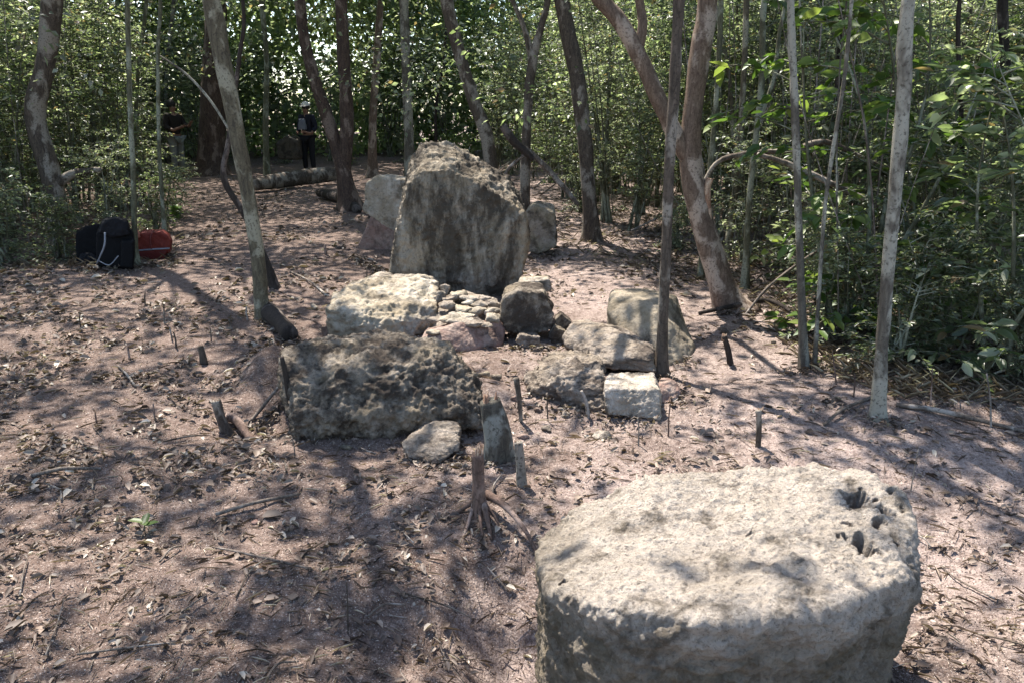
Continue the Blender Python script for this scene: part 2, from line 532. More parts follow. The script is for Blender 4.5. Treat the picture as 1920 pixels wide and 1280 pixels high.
# ------------------------------------------------------------------ stones
def bake(o):
    dg = bpy.context.evaluated_depsgraph_get()
    dg.update()
    e = o.evaluated_get(dg)
    return bpy.data.meshes.new_from_object(e)
def rock(name, pts, material, label, cat='stone', group=None, vox=None, amp=.05, fr=None, pits=0.0, pitf=None, strata=0.0, fine=.45, facet=.8, grooves=0.0, scratch=0.0,
         smooth=6, seed=0, holes=(), top_mat=None, top_fn=None, parent=None, origin=None, crack=None):
    pts = np.asarray(pts, float)
    size = np.ptp(pts, axis=0).max()
    vox = vox or size / 55
    bm = bmesh.new()
    vs = [bm.verts.new(p) for p in pts]
    bmesh.ops.convex_hull(bm, input=vs)
    loose = [v for v in bm.verts if not v.link_faces]
    bmesh.ops.delete(bm, geom=loose, context='VERTS')
    me = bpy.data.meshes.new('tmp')
    bm.to_mesh(me); bm.free()
    o = bpy.data.objects.new('tmp', me)
    COL.objects.link(o)
    md = o.modifiers.new('r', 'REMESH'); md.mode = 'VOXEL'; md.voxel_size = vox
    ms = o.modifiers.new('s', 'SMOOTH'); ms.iterations = smooth; ms.factor = .5
    me2 = bake(o)
    bpy.data.objects.remove(o)
    nv = len(me2.vertices)
    V = np.zeros(nv * 3); me2.vertices.foreach_get('co', V); V = V.reshape(-1, 3)
    N = np.zeros(nv * 3); me2.vertex_normals.foreach_get('vector', N); N = N.reshape(-1, 3)
    fr = fr or 2.2 / size
    q = V + seed * 11.13
    a = amp * size
    d = a * fbm(q * fr, 3, seed) + a * .5 * fbm(q * fr * 3.1, 4, seed + 5, .6)
    # broken flats: the surface steps between cells
    wv = worley(q * fr * 1.5 + fbm(q * fr * 2, 2, seed)[:, None] * .4, seed + 60)
    d += a * facet * (wv - .45)
    rid = 1 - np.abs(fbm(q * fr * 4.3, 4, seed + 9, .6)) * 3
    d += a * fine * .6 * np.clip(rid, -1, 1)
    d += a * fine * .6 * fbm(q * fr * 16, 3, seed + 13, .7)
    if grooves:
        d += grooves * size * fbm(q * np.array([fr * 5, fr * 5, fr * .9]), 4, seed + 7, .6)
    if scratch:
        sn = fbm(q * np.array([fr * 2.2, fr * 7, fr * 7]) + .5 * fbm(q * fr * 2, 2, seed)[:, None], 5, seed + 17, .65)
        d += scratch * (1 - 2.4 * np.abs(sn)) + scratch * .7 * fbm(q * fr * 22, 2, seed + 18)
    if strata:
        d += strata * size * fbm(q * np.array([fr * 1.2, fr * 1.2, fr * 12]), 3, seed + 3)
    if pits:
        w = worley(q * (pitf or 9 / size), seed)
        msk = np.clip(fbm(q * fr * 2, 2, seed + 40) + .35, 0, 1)
        d -= pits * size * np.clip(.42 - w, 0, 1) * 2.2 * msk
        w = worley(q * (pitf or 9 / size) * 2.3, seed + 1)
        d -= pits * size * .5 * np.clip(.42 - w, 0, 1) * 2.0 * msk
    if crack:
        for (c0, c1, wid, dep) in crack:
            c0 = np.asarray(c0); c1 = np.asarray(c1)
            ab = c1 - c0
            t = np.clip(((V - c0) @ ab) / (ab @ ab), 0, 1)
            wob = .03 * fbm(V * 9, 2, 3)
            dist = np.linalg.norm(V - (c0 + t[:, None] * ab), axis=1) + wob
            d -= dep * np.exp(-(dist / wid) ** 2)
    V2 = V + N * d[:, None]
    for (hc, hr, hd) in holes:
        hc = np.asarray(hc)
        dist = np.linalg.norm((V - hc) * np.array([1, 1, .5]), axis=1) * (1 + .55 * vnoise(V * 45, 7) + .3 * vnoise(V * 110, 8))
        k = np.clip((1.12 - dist / hr) * 2.6, 0, 1)
        V2 = V2 - np.array([.0, -.25, 1.0]) * (hd * 1.9 * k)[:, None]
    org = np.asarray(origin if origin is not None else [pts[:, 0].mean(), pts[:, 1].mean(), pts[:, 2].min()])
    me2.vertices.foreach_set('co', (V2 - org).astype(np.float32).ravel())
    me2.materials.clear()
    me2.materials.append(material)
    if top_mat:
        me2.materials.append(top_mat)
        npoly = len(me2.polygons)
        cen = np.zeros(npoly * 3); me2.polygons.foreach_get('center', cen); cen = cen.reshape(-1, 3) + org
        me2.polygons.foreach_set('material_index', top_fn(cen).astype(np.int32))
    me2.polygons.foreach_set('use_smooth', np.ones(len(me2.polygons), bool))
    me2.update()
    me2.name = name
    o = link(name, me2, parent, org)
    if label:
        tag(o, label, cat, group)
    return o
def YG(py):                        # distance at which level floor shows on a photo row
    return CAMZ / math.tan(TH + math.atan((py - 640) / F))
def at(Y, *pl):
    return [PY(a, b, Y) for a, b in pl]
def atz(z, *pl):
    return [PZ(a, b, z) for a, b in pl]
def shift(P, dx=0, dy=0, dz=0, s=1.0):
    P = np.array(P); c = P.mean(0)
    return list((P - c) * s + c + np.array([dx, dy, dz]))
def prism(Y, outline, thick, s=.85, dzb=0.0, dx=0.0):
    f = at(Y, *outline)
    return f + shift(f, dx, thick, dzb, s)

# 1 foreground boulder -------------------------------------------------
zt = .50
fr_ = [PZ(1014, 1050, .37), PZ(1030, 1105, .40), PZ(1120, 1135, .47), PZ(1340, 1165, .48), PZ(1560, 1140, .49), PZ(1690, 1080, .49), PZ(1706, 985, .52)]
bk_ = [PZ(1014, 1015, .35), PZ(1085, 955, .40), PZ(1250, 897, .50), PZ(1400, 872, .54), PZ(1600, 882, .55), PZ(1680, 928, .54)]
lowf = [np.array([p[0] * .97 + .01, p[1] - .0 + (.03 if i else .06), -.08]) for i, p in enumerate(fr_)]
midf = [p + np.array([0.0, .012, -.14]) for p in fr_[1:6]] + [PZ(1200, 1180, .42) + np.array([0, -.03, 0]), PZ(1450, 1185, .43), PZ(1715, 1120, .40), PZ(1026, 1130, .34)]
lowb = [np.array([p[0], p[1] + .06, -.08]) for p in bk_]
holes = [(PZ(1594, 942, .53), .026, .10), (PZ(1606, 956, .53), .014, .06), (PZ(1610, 1032, .50), .026, .09), (PZ(1655, 970, .52), .017, .06), (PZ(1645, 985, .52), .014, .05), (PZ(1640, 1000, .51), .010, .03),
         (PZ(1588, 1000, .50), .016, .05), (PZ(1572, 990, .50), .011, .03), (PZ(1668, 938, .53), .011, .03), (PZ(1622, 1050, .49), .009, .03), (PZ(1540, 1040, .49), .010, .03),
         (PZ(1063, 1112, .40), .014, .05), (PZ(1405, 1005, .51), .008, .02), (PZ(1330, 1045, .48), .007, .02), (PZ(1240, 1030, .47), .006, .02)]
bo = np.array([PZ(1370, 1080, 0)[0], 1.8, 0])
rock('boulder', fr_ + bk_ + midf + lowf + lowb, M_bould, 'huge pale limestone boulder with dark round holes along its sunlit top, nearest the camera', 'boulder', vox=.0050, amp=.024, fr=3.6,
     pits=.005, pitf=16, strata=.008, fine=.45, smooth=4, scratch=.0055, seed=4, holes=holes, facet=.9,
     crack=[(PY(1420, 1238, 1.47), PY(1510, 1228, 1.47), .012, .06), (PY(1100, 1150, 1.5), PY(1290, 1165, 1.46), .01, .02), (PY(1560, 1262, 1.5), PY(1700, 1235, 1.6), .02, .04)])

# 2 tall standing stone ------------------------------------------------
YS = 6.75
f = at(YS, (735, 515), (740, 440), (762, 345), (790, 318), (850, 322), (905, 352), (950, 378), (980, 400), (992, 450), (984, 492), (960, 562), (905, 580), (780, 575))
bk = at(YS + .42, (748, 500), (752, 430), (760, 335), (776, 288), (800, 268), (845, 265), (900, 297), (950, 331), (975, 366), (984, 440), (970, 490), (950, 540), (800, 540))
mid_ = at(YS - .06, (790, 420), (860, 430), (940, 450), (800, 520), (930, 530))
rock('standing_stone', f + bk + mid_, M_stela, 'tall upright weathered stone slab with dark vertical streaks, standing at the centre', 'standing stone',
     vox=.015, amp=.016, fr=2.4, pits=.012, pitf=9, fine=1.1, smooth=1, seed=9, grooves=.018)

# 3 leaning block and its support behind on the left ---------------------
YB = 8.85
rock('leaning_block', at(YB, (684, 345), (706, 330), (768, 340), (775, 400), (742, 438), (700, 412), (678, 395)) + shift(at(YB, (684, 345), (706, 330), (775, 340), (775, 400), (742, 438), (700, 412), (678, 395)), .12, .45, .0, .9),
     M_ochre, 'rounded tan stone block propped against the back of the tall standing stone', vox=.016, amp=.03, seed=12, smooth=5)
rock('support_stone', at(YB, (664, 474), (694, 405), (740, 432), (742, 480)) + shift(at(YB, (690, 474), (700, 405), (745, 432), (752, 480)), .08, .42, 0, 1),
     M_red, 'small wedge stone with a shaded face holding up the propped tan block', vox=.016, amp=.012, seed=13, smooth=3)
rock('stone_block', at(8.8, (986, 398), (1000, 385), (1040, 400), (1044, 462), (1010, 478), (984, 470)) + shift(at(8.8, (990, 392), (1005, 384), (1038, 392), (1044, 460), (990, 470)), .03, .35, .02, .95),
     M_rock, 'squarish grey stone block just behind the right edge of the tall standing stone', vox=.016, amp=.025, seed=14, smooth=4)

# 5 left middle stone -----------------------------------------------------
rock('limestone_block', at(5.35, (612, 580), (650, 598), (722, 602), (730, 645), (622, 645)) + [PY(822, 574, 5.6), PY(826, 612, 5.55), PY(735, 648, 5.3), PY(818, 530, 6.0), PY(700, 522, 6.1), PY(628, 548, 5.75), PY(612, 640, 5.6), PY(812, 560, 6.0), PY(830, 590, 6.0), PY(780, 521, 6.1)],
     M_ochre, 'broad pale block with sunlit rough top and olive shaded side, left of the rubble', vox=.012, amp=.035, seed=21, pits=.016, strata=.012, smooth=2, fine=1.0)
rock('flat_stone', at(6.25, (650, 540), (700, 522), (800, 520), (822, 545), (760, 560)) + at(6.6, (660, 535), (720, 516), (815, 522), (822, 545)),
     M_rock, 'low flat stone at the left foot of the tall standing stone', vox=.014, amp=.05, seed=22)

# 7 round stone on small stones, its neighbours
rock('round_stone', prism(5.30, [(938, 600), (945, 560), (975, 545), (1020, 550), (1040, 590), (1036, 620), (1000, 630), (950, 624)], .32, .9, .02),
     M_pitted, 'rounded grey flat-faced stone resting on small stones at the centre of the heap', vox=.010, amp=.05, seed=31, fine=.5, smooth=5)
rock('flat_stone', prism(5.85, [(965, 548), (975, 530), (1030, 524), (1034, 545), (1000, 556)], .2, .9), M_rock,
     'thin flat stone lying behind and above the rounded flat-faced stone', vox=.010, amp=.05, seed=32)
rock('dark_stone', prism(5.35, [(1040, 600), (1052, 588), (1072, 604), (1068, 622), (1046, 620)], .12, .9), M_pitted,
     'small dark stone wedged between the rounded stone and the long tilted slab', vox=.007, amp=.05, seed=33)
rock('dark_stone', prism(5.25, [(1030, 632), (1040, 612), (1062, 622), (1066, 650), (1040, 656)], .15, .9), M_pitted,
     'small dark stone beneath the wedged one, beside the lower end of the rounded stone', vox=.007, amp=.05, seed=34)
rock('small_stone', prism(5.15, [(966, 640), (975, 628), (1010, 632), (1014, 652), (985, 658)], .12, .9), M_flat,
     'small crumbly stone directly underneath the rounded flat-faced stone', vox=.007, amp=.07, seed=35)
# 9 reddish stone
rock('long_stone', [PY(790, 640, 5.05), PY(800, 622, 5.15), PY(860, 606, 5.2), PY(935, 602, 5.3), PY(948, 620, 5.3), PY(940, 648, 5.2), PY(870, 664, 5.1), PY(800, 655, 5.0),
                    PY(800, 618, 5.5), PY(860, 602, 5.55), PY(940, 600, 5.55), PY(945, 640, 5.5), PY(800, 650, 5.4)], M_red,
     'long reddish rounded stone lying below the rubble heap', vox=.010, amp=.022, seed=41, smooth=7)
# 10 long tilted slab
rock('long_slab', [PY(1060, 630, 5.0), PY(1075, 612, 5.1), PY(1150, 622, 4.85), PY(1222, 660, 4.55), PY(1228, 698, 4.48), PY(1150, 690, 4.58), PY(1125, 680, 4.62), PY(1062, 648, 4.95),
                   PY(1078, 604, 5.45), PY(1160, 612, 5.2), PY(1222, 646, 4.9), PY(1226, 690, 4.8), PY(1065, 640, 5.4), PY(1200, 668, 4.5)], M_flat,
     'long layered stone slab tilted down to the right beside the slim dark tree', vox=.011, amp=.022, seed=42, strata=.012, fine=.8, smooth=2)
# 11 large block on the right
rock('limestone_block', [PY(1142, 582, 5.25), PY(1150, 552, 5.45), PY(1200, 547, 5.5), PY(1262, 558, 5.5), PY(1298, 652, 5.12), PY(1292, 672, 4.98), PY(1240, 692, 4.76), PY(1180, 664, 5.0), PY(1145, 602, 5.3),
                         PY(1155, 545, 5.95), PY(1215, 541, 5.95), PY(1268, 556, 5.9), PY(1294, 640, 5.6), PY(1150, 600, 6.0), PY(1215, 580, 5.2), PY(1292, 674, 5.3), PY(1146, 640, 5.4), PY(1226, 575, 5.1)], M_olive,
     'large olive-brown stone block with a sloping right side, standing behind the slim dark tree', vox=.014, amp=.022, seed=43, smooth=2)
# 12 flat stone in the centre
rock('layered_stone', [PY(990, 702, 4.45), PY(998, 736, 4.22), PY(1050, 754, 4.12), PY(1124, 750, 4.10), PY(1132, 705, 4.2), PY(1104, 672, 4.6), PY(1040, 660, 4.95), PY(1000, 682, 4.75),
                       PY(1046, 706, 4.12), PY(1010, 748, 4.2), PY(1126, 776, 4.0), PY(1060, 770, 4.05), PY(1112, 660, 4.75), PY(1122, 700, 4.15), PY(1070, 655, 4.9)], M_flat,
     'rough layered stone with a sunlit flaky top, in front of the long tilted slab', vox=.009, amp=.04, seed=44, strata=.02, fine=1.0, pits=.012, smooth=2)
# 13 small cube
rock('cube_stone', [PY(1132, 726, 3.94), PY(1234, 730, 3.92), PY(1238, 788, 3.84), PY(1138, 776, 3.90), PY(1142, 698, 4.25), PY(1222, 696, 4.25), PY(1240, 740, 4.2), PY(1134, 750, 4.2)], M_crust,
     'small boxy stone with a bright crusty top beside the foot of the slim dark tree', vox=.007, amp=.03, seed=45, fine=.8, smooth=3)
rock('brown_stone', [PY(1234, 720, 4.14), PY(1262, 712, 4.2), PY(1276, 735, 4.15), PY(1262, 758, 4.08), PY(1238, 756, 4.08), PY(1240, 708, 4.35), PY(1268, 716, 4.35), PY(1272, 740, 4.3)], M_red,
     'small brown rounded stone tucked behind the boxy stone at the tree foot', vox=.007, amp=.04, seed=46)
# 14 big pitted stone in front
rock('pitted_stone', [PY(534, 668, 4.0), PY(560, 655, 4.0), PY(640, 640, 4.1), PY(760, 634, 4.1), PY(835, 650, 4.0), PY(872, 694, 3.95), PY(902, 750, 3.8), PY(908, 800, 3.72), PY(760, 808, 3.68), PY(560, 828, 3.62), PY(536, 740, 3.75),
                      PY(548, 712, 3.74), PY(640, 690, 3.76), PY(740, 680, 3.78), PY(830, 710, 3.76), PY(560, 780, 3.60), PY(850, 770, 3.68),
                      PY(545, 655, 4.5), PY(700, 634, 4.6), PY(840, 650, 4.5), PY(890, 710, 4.2), PY(900, 770, 4.2), PY(540, 760, 4.2)], M_pitted,
     'wide dark pitted stone block with a curved crack across its shaded face', vox=.0095, amp=.03, seed=51, pits=.016, pitf=9, fine=.9, smooth=2, strata=.008, scratch=.008, fr=2.6,
     crack=[(PY(598, 712, 3.73), PY(625, 695, 3.70), .014, .05), (PY(625, 695, 3.70), PY(672, 686, 3.70), .014, .05), (PY(672, 686, 3.70), PY(694, 655, 3.8), .013, .05)])
# 15 stone in front of it and scattered ones
rock('rough_stone', [PY(758, 830, 3.5), PY(800, 800, 3.55), PY(845, 790, 3.55), PY(864, 800, 3.5), PY(862, 845, 3.42), PY(820, 868, 3.36), PY(765, 858, 3.4), PY(800, 796, 3.75), PY(850, 796, 3.75), PY(765, 850, 3.6)], M_flat,
     'rough brown stone lying at the foot of the wide pitted block', vox=.008, amp=.05, seed=52)
sm = [(1028, 800, 34, 18), (1128, 812, 50, 22), (980, 815, 28, 14), (1060, 775, 24, 14), (1085, 748, 22, 15), (1010, 765, 22, 16), (930, 705, 30, 18), (905, 700, 34, 16), (965, 745, 22, 16), (1040, 830, 18, 10),
      (650, 835, 30, 10), (600, 868, 16, 8), (560, 560, 18, 9), (1330, 860, 14, 7), (1745, 930, 12, 5), (1180, 880, 14, 6), (870, 870, 20, 12), (480, 975, 26, 9), (1450, 640, 14, 8), (585, 575, 26, 14)]
for i, (px, py, w, h) in enumerate(sm):
    g = G(px, py + h * .4)
    Y = g[1]
    s = Y / F * 1.03
    a, b = w * s / 2, h * s
    rr = rdir(14) * np.array([a, a * .7, b * .6]) + np.array([g[0], g[1], g[2] + b * .25])
    rock('small_stone', rr, [M_flat, M_rock, M_red][i % 3], 'small loose brown stone half sunk in the pinkish soil', 'stone', 'small loose stones on the forest floor', vox=max(.005, a / 9), amp=.06, seed=60 + i)
# rubble heap
rub = [(1048, 650, 26, 14), (1030, 668, 22, 12), (960, 655, 26, 14), (935, 665, 30, 12), (1075, 655, 20, 12), (1120, 690, 18, 12), (985, 668, 24, 10), (815, 600, 24, 14), (812, 622, 22, 12), (925, 585, 26, 18), (850, 560, 30, 14), (870, 592, 34, 14), (900, 570, 30, 14), (832, 545, 26, 22), (858, 552, 30, 16), (885, 560, 34, 18), (842, 572, 28, 18), (868, 580, 34, 20), (898, 585, 30, 20), (920, 572, 34, 18), (835, 598, 30, 14), (862, 600, 44, 16), (893, 604, 36, 16), (922, 596, 30, 18),
       (826, 558, 18, 30), (905, 560, 26, 12), (878, 566, 24, 12), (852, 590, 20, 14), (912, 610, 22, 12)]
for i, (px, py, w, h) in enumerate(rub):
    Y = 5.75 - (py - 545) / 65 * .55 if py < 625 else YG(py) + .05
    c = PY(px, py, Y)
    s = Y / F * 1.03
    rr = rdir(12) * np.array([w * s / 2, w * s * .45, h * s / 2]) * np.array([1.5, 1.3, 1.05]) + c
    rock('rubble_stone', rr, [M_rock, M_flat, M_ochre][i % 3], *(('small angular stone in the rubble heap at the foot of the tall standing stone', 'stone', 'rubble stones below the standing stone') if py < 640 else
         ('small angular stone lying loose on the soil between the larger stones of the group', 'stone', 'loose stones between the large stones')), vox=.007, amp=.07, seed=90 + i, smooth=2)
# hidden core of earth and chips under the rubble
rr = [PY(a, b, Y) for (a, b, Y) in [(815, 560, 5.75), (935, 560, 5.75), (940, 620, 5.45), (820, 620, 5.4), (870, 545, 6.0), (830, 640, 5.6), (940, 640, 5.6)]]
rock('earth_heap', rr, M_flat, 'low heap of brown earth and chips beneath the rubble stones', 'earth heap', vox=.014, amp=.04, seed=110)
# far stone by the walkers
rock('dark_block', prism(19.5, [(520, 300), (518, 268), (535, 255), (560, 262), (562, 300)], .8, .9), M_under, 'dark upright stone block beside the person in the white cap', vox=.04, amp=.04, seed=120)

# ------------------------------------------------------------------ trees
TREES = []      # (root, top point, list of limb ends) for the canopy
def tree(name, pl, widths, bark, label, group=None, Y=None, top=7.5, branches=(), cat='tree', sides=14, flare=.35, crownr=1.6, lean=None, rough=.2, bare=False):
    """pl: pixel polyline from the foot up; widths in photo pixels"""
    g = G(*pl[0])
    if Y is None: Y = g[1]
    else:
        g = PY(pl[0][0], pl[0][1], Y); g = np.array([g[0], Y, Hs(g[0], Y)])
    P = [np.array([g[0], g[1], g[2] - .06])] + [PY(a, b, Y) for a, b in pl[1:]]
    s = (Y * .96 + .3) / F / 2 * .78
    rad = [w * s for w in widths]
    seed = int(abs(pl[0][0])) % 97
    # carry the trunk on above the picture to its crown
    d = P[-1] - P[-2]; d = d / np.linalg.norm(d)
    if not bare:
        d = unit(d * .6 + np.array([.0, .05, .8]))
        zt = P[-1][2]
        k = 0
        while P[-1][2] < top and k < 12:
            d = unit(d + np.array([random.uniform(-.14, .14), random.uniform(-.14, .14), .08]))
            P.append(P[-1] + d * 1.1)
            rad.append(rad[-1] * .86)
            k += 1
    root = empty(name, (g[0], g[1], g[2]), label, cat, group)
    mb = MB()
    mb.tube(P, rad, sides, n=max(16, len(P) * 7), rough=rough, seed=seed, flare=flare)
    link('trunk', mb.mesh('trunk', [bark], off=g), root)
    for (bp, bw) in branches:
        BP = [PY(a, b, Y) for a, b in bp]
        br = [w * s for w in bw]
        if bp[-1][1] < 20 and not bare:
            d2 = unit(BP[-1] - BP[-2])
            for _ in range(4):
                d2 = unit(d2 + np.array([random.uniform(-.1, .1), random.uniform(-.3, .3), .15]))
                BP.append(BP[-1] + d2 * .9); br.append(br[-1] * .8)
        mb = MB(); mb.tube(BP, br, sides, n=len(BP) * 6, rough=rough, seed=seed + 3)
        link('branch', mb.mesh('branch', [bark], off=g), root)
    if not bare:
        TREES.append((root, P[-1], g, P, crownr, rad[-1]))
    return root

tree('tree', [(494, 598), (490, 560), (478, 450), (445, 250), (415, 100), (392, -20)], [40, 36, 33, 34, 38, 40], B_olive,
     'olive-grey tree with a slightly bent bare trunk in the clearing left of the stones')
tree('tree', [(518, 540), (498, 490), (462, 410), (420, 335), (428, 270), (436, 200), (450, 100), (455, 0)], [26, 18, 15, 15, 12, 10, 9, 8], B_dark,
     'thin crooked dark tree crossing behind the olive-grey trunk')
tree('tree', [(112, 470), (98, 340), (66, 220), (84, 130), (98, 0)], [48, 42, 46, 42, 46], B_brown, 'stout dark tree with a kinked trunk in the thicket behind the black backpack', Y=9.6,
     branches=[([(100, 350), (140, 325), (190, 318)], [26, 18, 12])])
tree('tree', [(254, 500), (252, 420), (250, 330), (244, 200), (240, 60), (238, -10)], [15, 13, 12, 11, 11, 11], B_green, 'thin greenish sapling trunk standing right in front of the two bags', Y=7.75)
tree('tree', [(396, 335), (396, 280), (398, 210), (402, 120), (405, 0)], [72, 62, 56, 52, 46], B_red, 'massive reddish-brown tree far behind, to the left of the two walkers', Y=19.5, top=11, crownr=3)
tree('tree', [(655, 392), (645, 330), (620, 240), (590, 150), (570, 70), (560, -10)], [52, 36, 32, 28, 26, 24], B_red, 'leaning reddish tree with a second upright stem, behind the fallen log',
     branches=[([(645, 330), (650, 240), (645, 120), (640, -10)], [34, 32, 30, 28])])
tree('tree', [(697, 335), (698, 280), (700, 200), (708, 90), (712, -10)], [24, 20, 18, 17, 16], B_tan, 'straight slim tan tree standing behind the propped tan block')
tree('tree', [(768, 330), (766, 240), (761, 120), (756, -10)], [26, 22, 22, 22], B_grey, 'straight pale grey tree directly behind the left top of the tall standing stone', Y=13)
tree('tree', [(932, 345), (915, 270), (888, 190), (858, 90), (836, -10)], [34, 30, 30, 28, 28], B_brown, 'brown tree leaning left, rising from behind the tall standing stone', Y=11)
tree('tree', [(982, 400), (985, 300), (990, 200), (998, 115), (1015, 50), (1028, -10)], [26, 22, 22, 22, 15, 14], B_brown, 'grey-brown tree forking near the top, just right of the tall standing stone', Y=9.8,
     branches=[([(997, 120), (985, 60), (960, 0), (950, -10)], [16, 13, 12, 12])])
tree('tree', [(1112, 452), (1106, 380), (1096, 260), (1080, 130), (1052, -10)], [40, 34, 34, 36, 38], B_brown, 'sturdy brown tree with a gently left-leaning trunk beyond the clearing, behind the right-hand block')
tree('tree', [(1378, 585), (1350, 520), (1318, 420), (1295, 310), (1300, 200), (1316, 80), (1328, -10)], [74, 58, 54, 52, 48, 46, 44], B_tan,
     'large forked tan tree with smooth bark, leaning left from the edge of the path', Y=6.3, branches=[([(1292, 300), (1262, 245), (1235, 190), (1200, 110), (1165, 45), (1115, -15)], [40, 40, 38, 36, 34, 32]), ([(1196, 100), (1204, 50), (1198, -10)], [26, 22, 20])], top=9, crownr=2.2)
tree('tree', [(1238, 702), (1243, 600), (1250, 450), (1256, 300), (1266, 130), (1274, -10)], [30, 27, 26, 25, 25, 25], B_brown, 'slim dark straight tree standing between the stone slab and the olive block', top=6)
tree('tree', [(1320, 440), (1330, 330), (1342, 200), (1348, 100), (1352, -10)], [13, 12, 12, 12, 11], B_green, 'thin pale sapling just right of the forked tan tree', Y=7.4)
tree('tree', [(1398, 545), (1402, 420), (1412, 300), (1426, 180), (1430, 80), (1434, -10)], [18, 15, 14, 14, 13, 13], B_green, 'thin greenish sapling standing between the forked tan tree and the pale pole tree', Y=7.0,
     branches=[([(1420, 230), (1450, 150), (1462, 60), (1475, -10)], [10, 9, 9, 8])])
tree('tree', [(1510, 692), (1503, 560), (1497, 400), (1490, 200), (1484, 60), (1482, -10)], [22, 19, 17, 17, 17, 16], B_grey, 'pale straight pole-like tree at the right edge of the path', top=6.5)
tree('tree', [(1528, 690), (1535, 560), (1546, 400), (1562, 280), (1580, 170), (1592, 60), (1598, -10)], [10, 9, 9, 9, 9, 8, 8], B_grey, 'very thin sapling leaning right beside the pale pole-like tree', top=5)
tree('tree', [(1648, 785), (1652, 680), (1664, 520), (1680, 340), (1694, 180), (1705, -10)], [36, 29, 29, 30, 30, 29], B_grey, 'mottled grey-tan tree with a mossy foot at the edge of the thicket on the right', top=6.5)
tree('tree', [(1815, 600), (1808, 400), (1802, 200), (1800, -10)], [12, 10, 9, 9], B_dark, 'thin dark sapling inside the leafy thicket near the right border', Y=5.8)
tree('tree', [(1905, 520), (1895, 300), (1884, 100), (1880, -10)], [26, 24, 22, 22], B_dark, 'dark tree trunk at the far right border of the thicket', Y=7.5)
tree('tree', [(1548, 520), (1555, 350), (1570, 180), (1578, -10)], [18, 16, 14, 14], B_dark, 'dark slanting trunk behind the very thin leaning sapling', Y=8.5)
tree('tree', [(1360, 500), (1380, 350), (1392, 200), (1400, -10)], [18, 15, 14, 13], B_olive, 'olive slanting trunk behind the thin greenish sapling', Y=8.6)
tree('tree', [(306, 430), (302, 340), (298, 260), (296, 100), (300, -10)], [10, 9, 9, 8, 8], B_green, 'slender green sapling standing over the red bag', Y=9.4)
tree('tree', [(500, 330), (498, 250), (500, 120), (490, -10)], [15, 13, 12, 12], B_green, 'greenish sapling near the dark upright block in the distance', Y=17)
# background trunks, which carry the canopy
n_bg = 0
for _ in range(900):
    if n_bg >= 46: break
    yy = random.uniform(9.5, 24); xx = random.uniform(-1, 1) * (4 + yy * .75)
    u, v = pix([[xx, yy, 0]])
    u, v = float(u[0]), float(v[0])
    if 330 < u < 760 and v > 300: continue
    if (280 < u < 400 or 535 < u < 640) and yy < 21: continue
    if 330 < u < 1330 and v > 322: continue
    if u > 330 and yy < 8: continue
    if any((xx - t[2][0]) ** 2 + (yy - t[2][1]) ** 2 < .8 for t in TREES): continue
    n_bg += 1
    w = random.choice([7, 9, 12, 16, 22]) * 12 / max(yy, 10)
    a = random.uniform(-60, 60) * 12 / max(yy, 10)
    zt = random.uniform(5.5, 8)
    u2 = u + a; vt = -10
    tree('tree', [(u, v), (u + a * .3 + random.uniform(-8, 8), v * .66), (u + a * .6 + random.uniform(-10, 10), v * .33), (u2, vt)], [w * 1.3, w, w * .9, w * .85],
         random.choice([B_brown, B_green, B_olive, B_grey, B_dark]), 'slender forest tree half hidden among the leaves behind the clearing', 'slender trees of the background forest', Y=yy, top=zt, sides=8)
# trees beyond the picture's edges that carry the canopy (their crowns shade the clearing)
for (xx, yy) in [(-5.5, 6.5), (-4.2, 4.0), (4.6, 5.2), (5.0, 3.0), (-7.4, 7.6), (5.8, 8.0), (-3.8, 2.2), (-7.5, 9.0), (-1.2, -1.0), (2.2, -.8)]:
    P = [np.array([xx, yy, Hs(xx, yy) - .05])]
    d = np.array([0, 0, 1.0]); rad = [.11]
    while P[-1][2] < 7:
        d = unit(d + np.array([random.uniform(-.12, .12), random.uniform(-.12, .12), .1])); P.append(P[-1] + d); rad.append(rad[-1] * .9)
    g = np.array([xx, yy, Hs(xx, yy)])
    root = empty('tree', g, 'tree beside the clearing whose leafy crown shades the ground', 'tree', 'canopy trees around the clearing')
    mb = MB(); mb.tube(P, rad, 10, n=40, rough=.12, flare=.3)
    link('trunk', mb.mesh('trunk', [B_brown], off=g), root)
    TREES.append((root, P[-1], g, P, 2.0, rad[-1]))

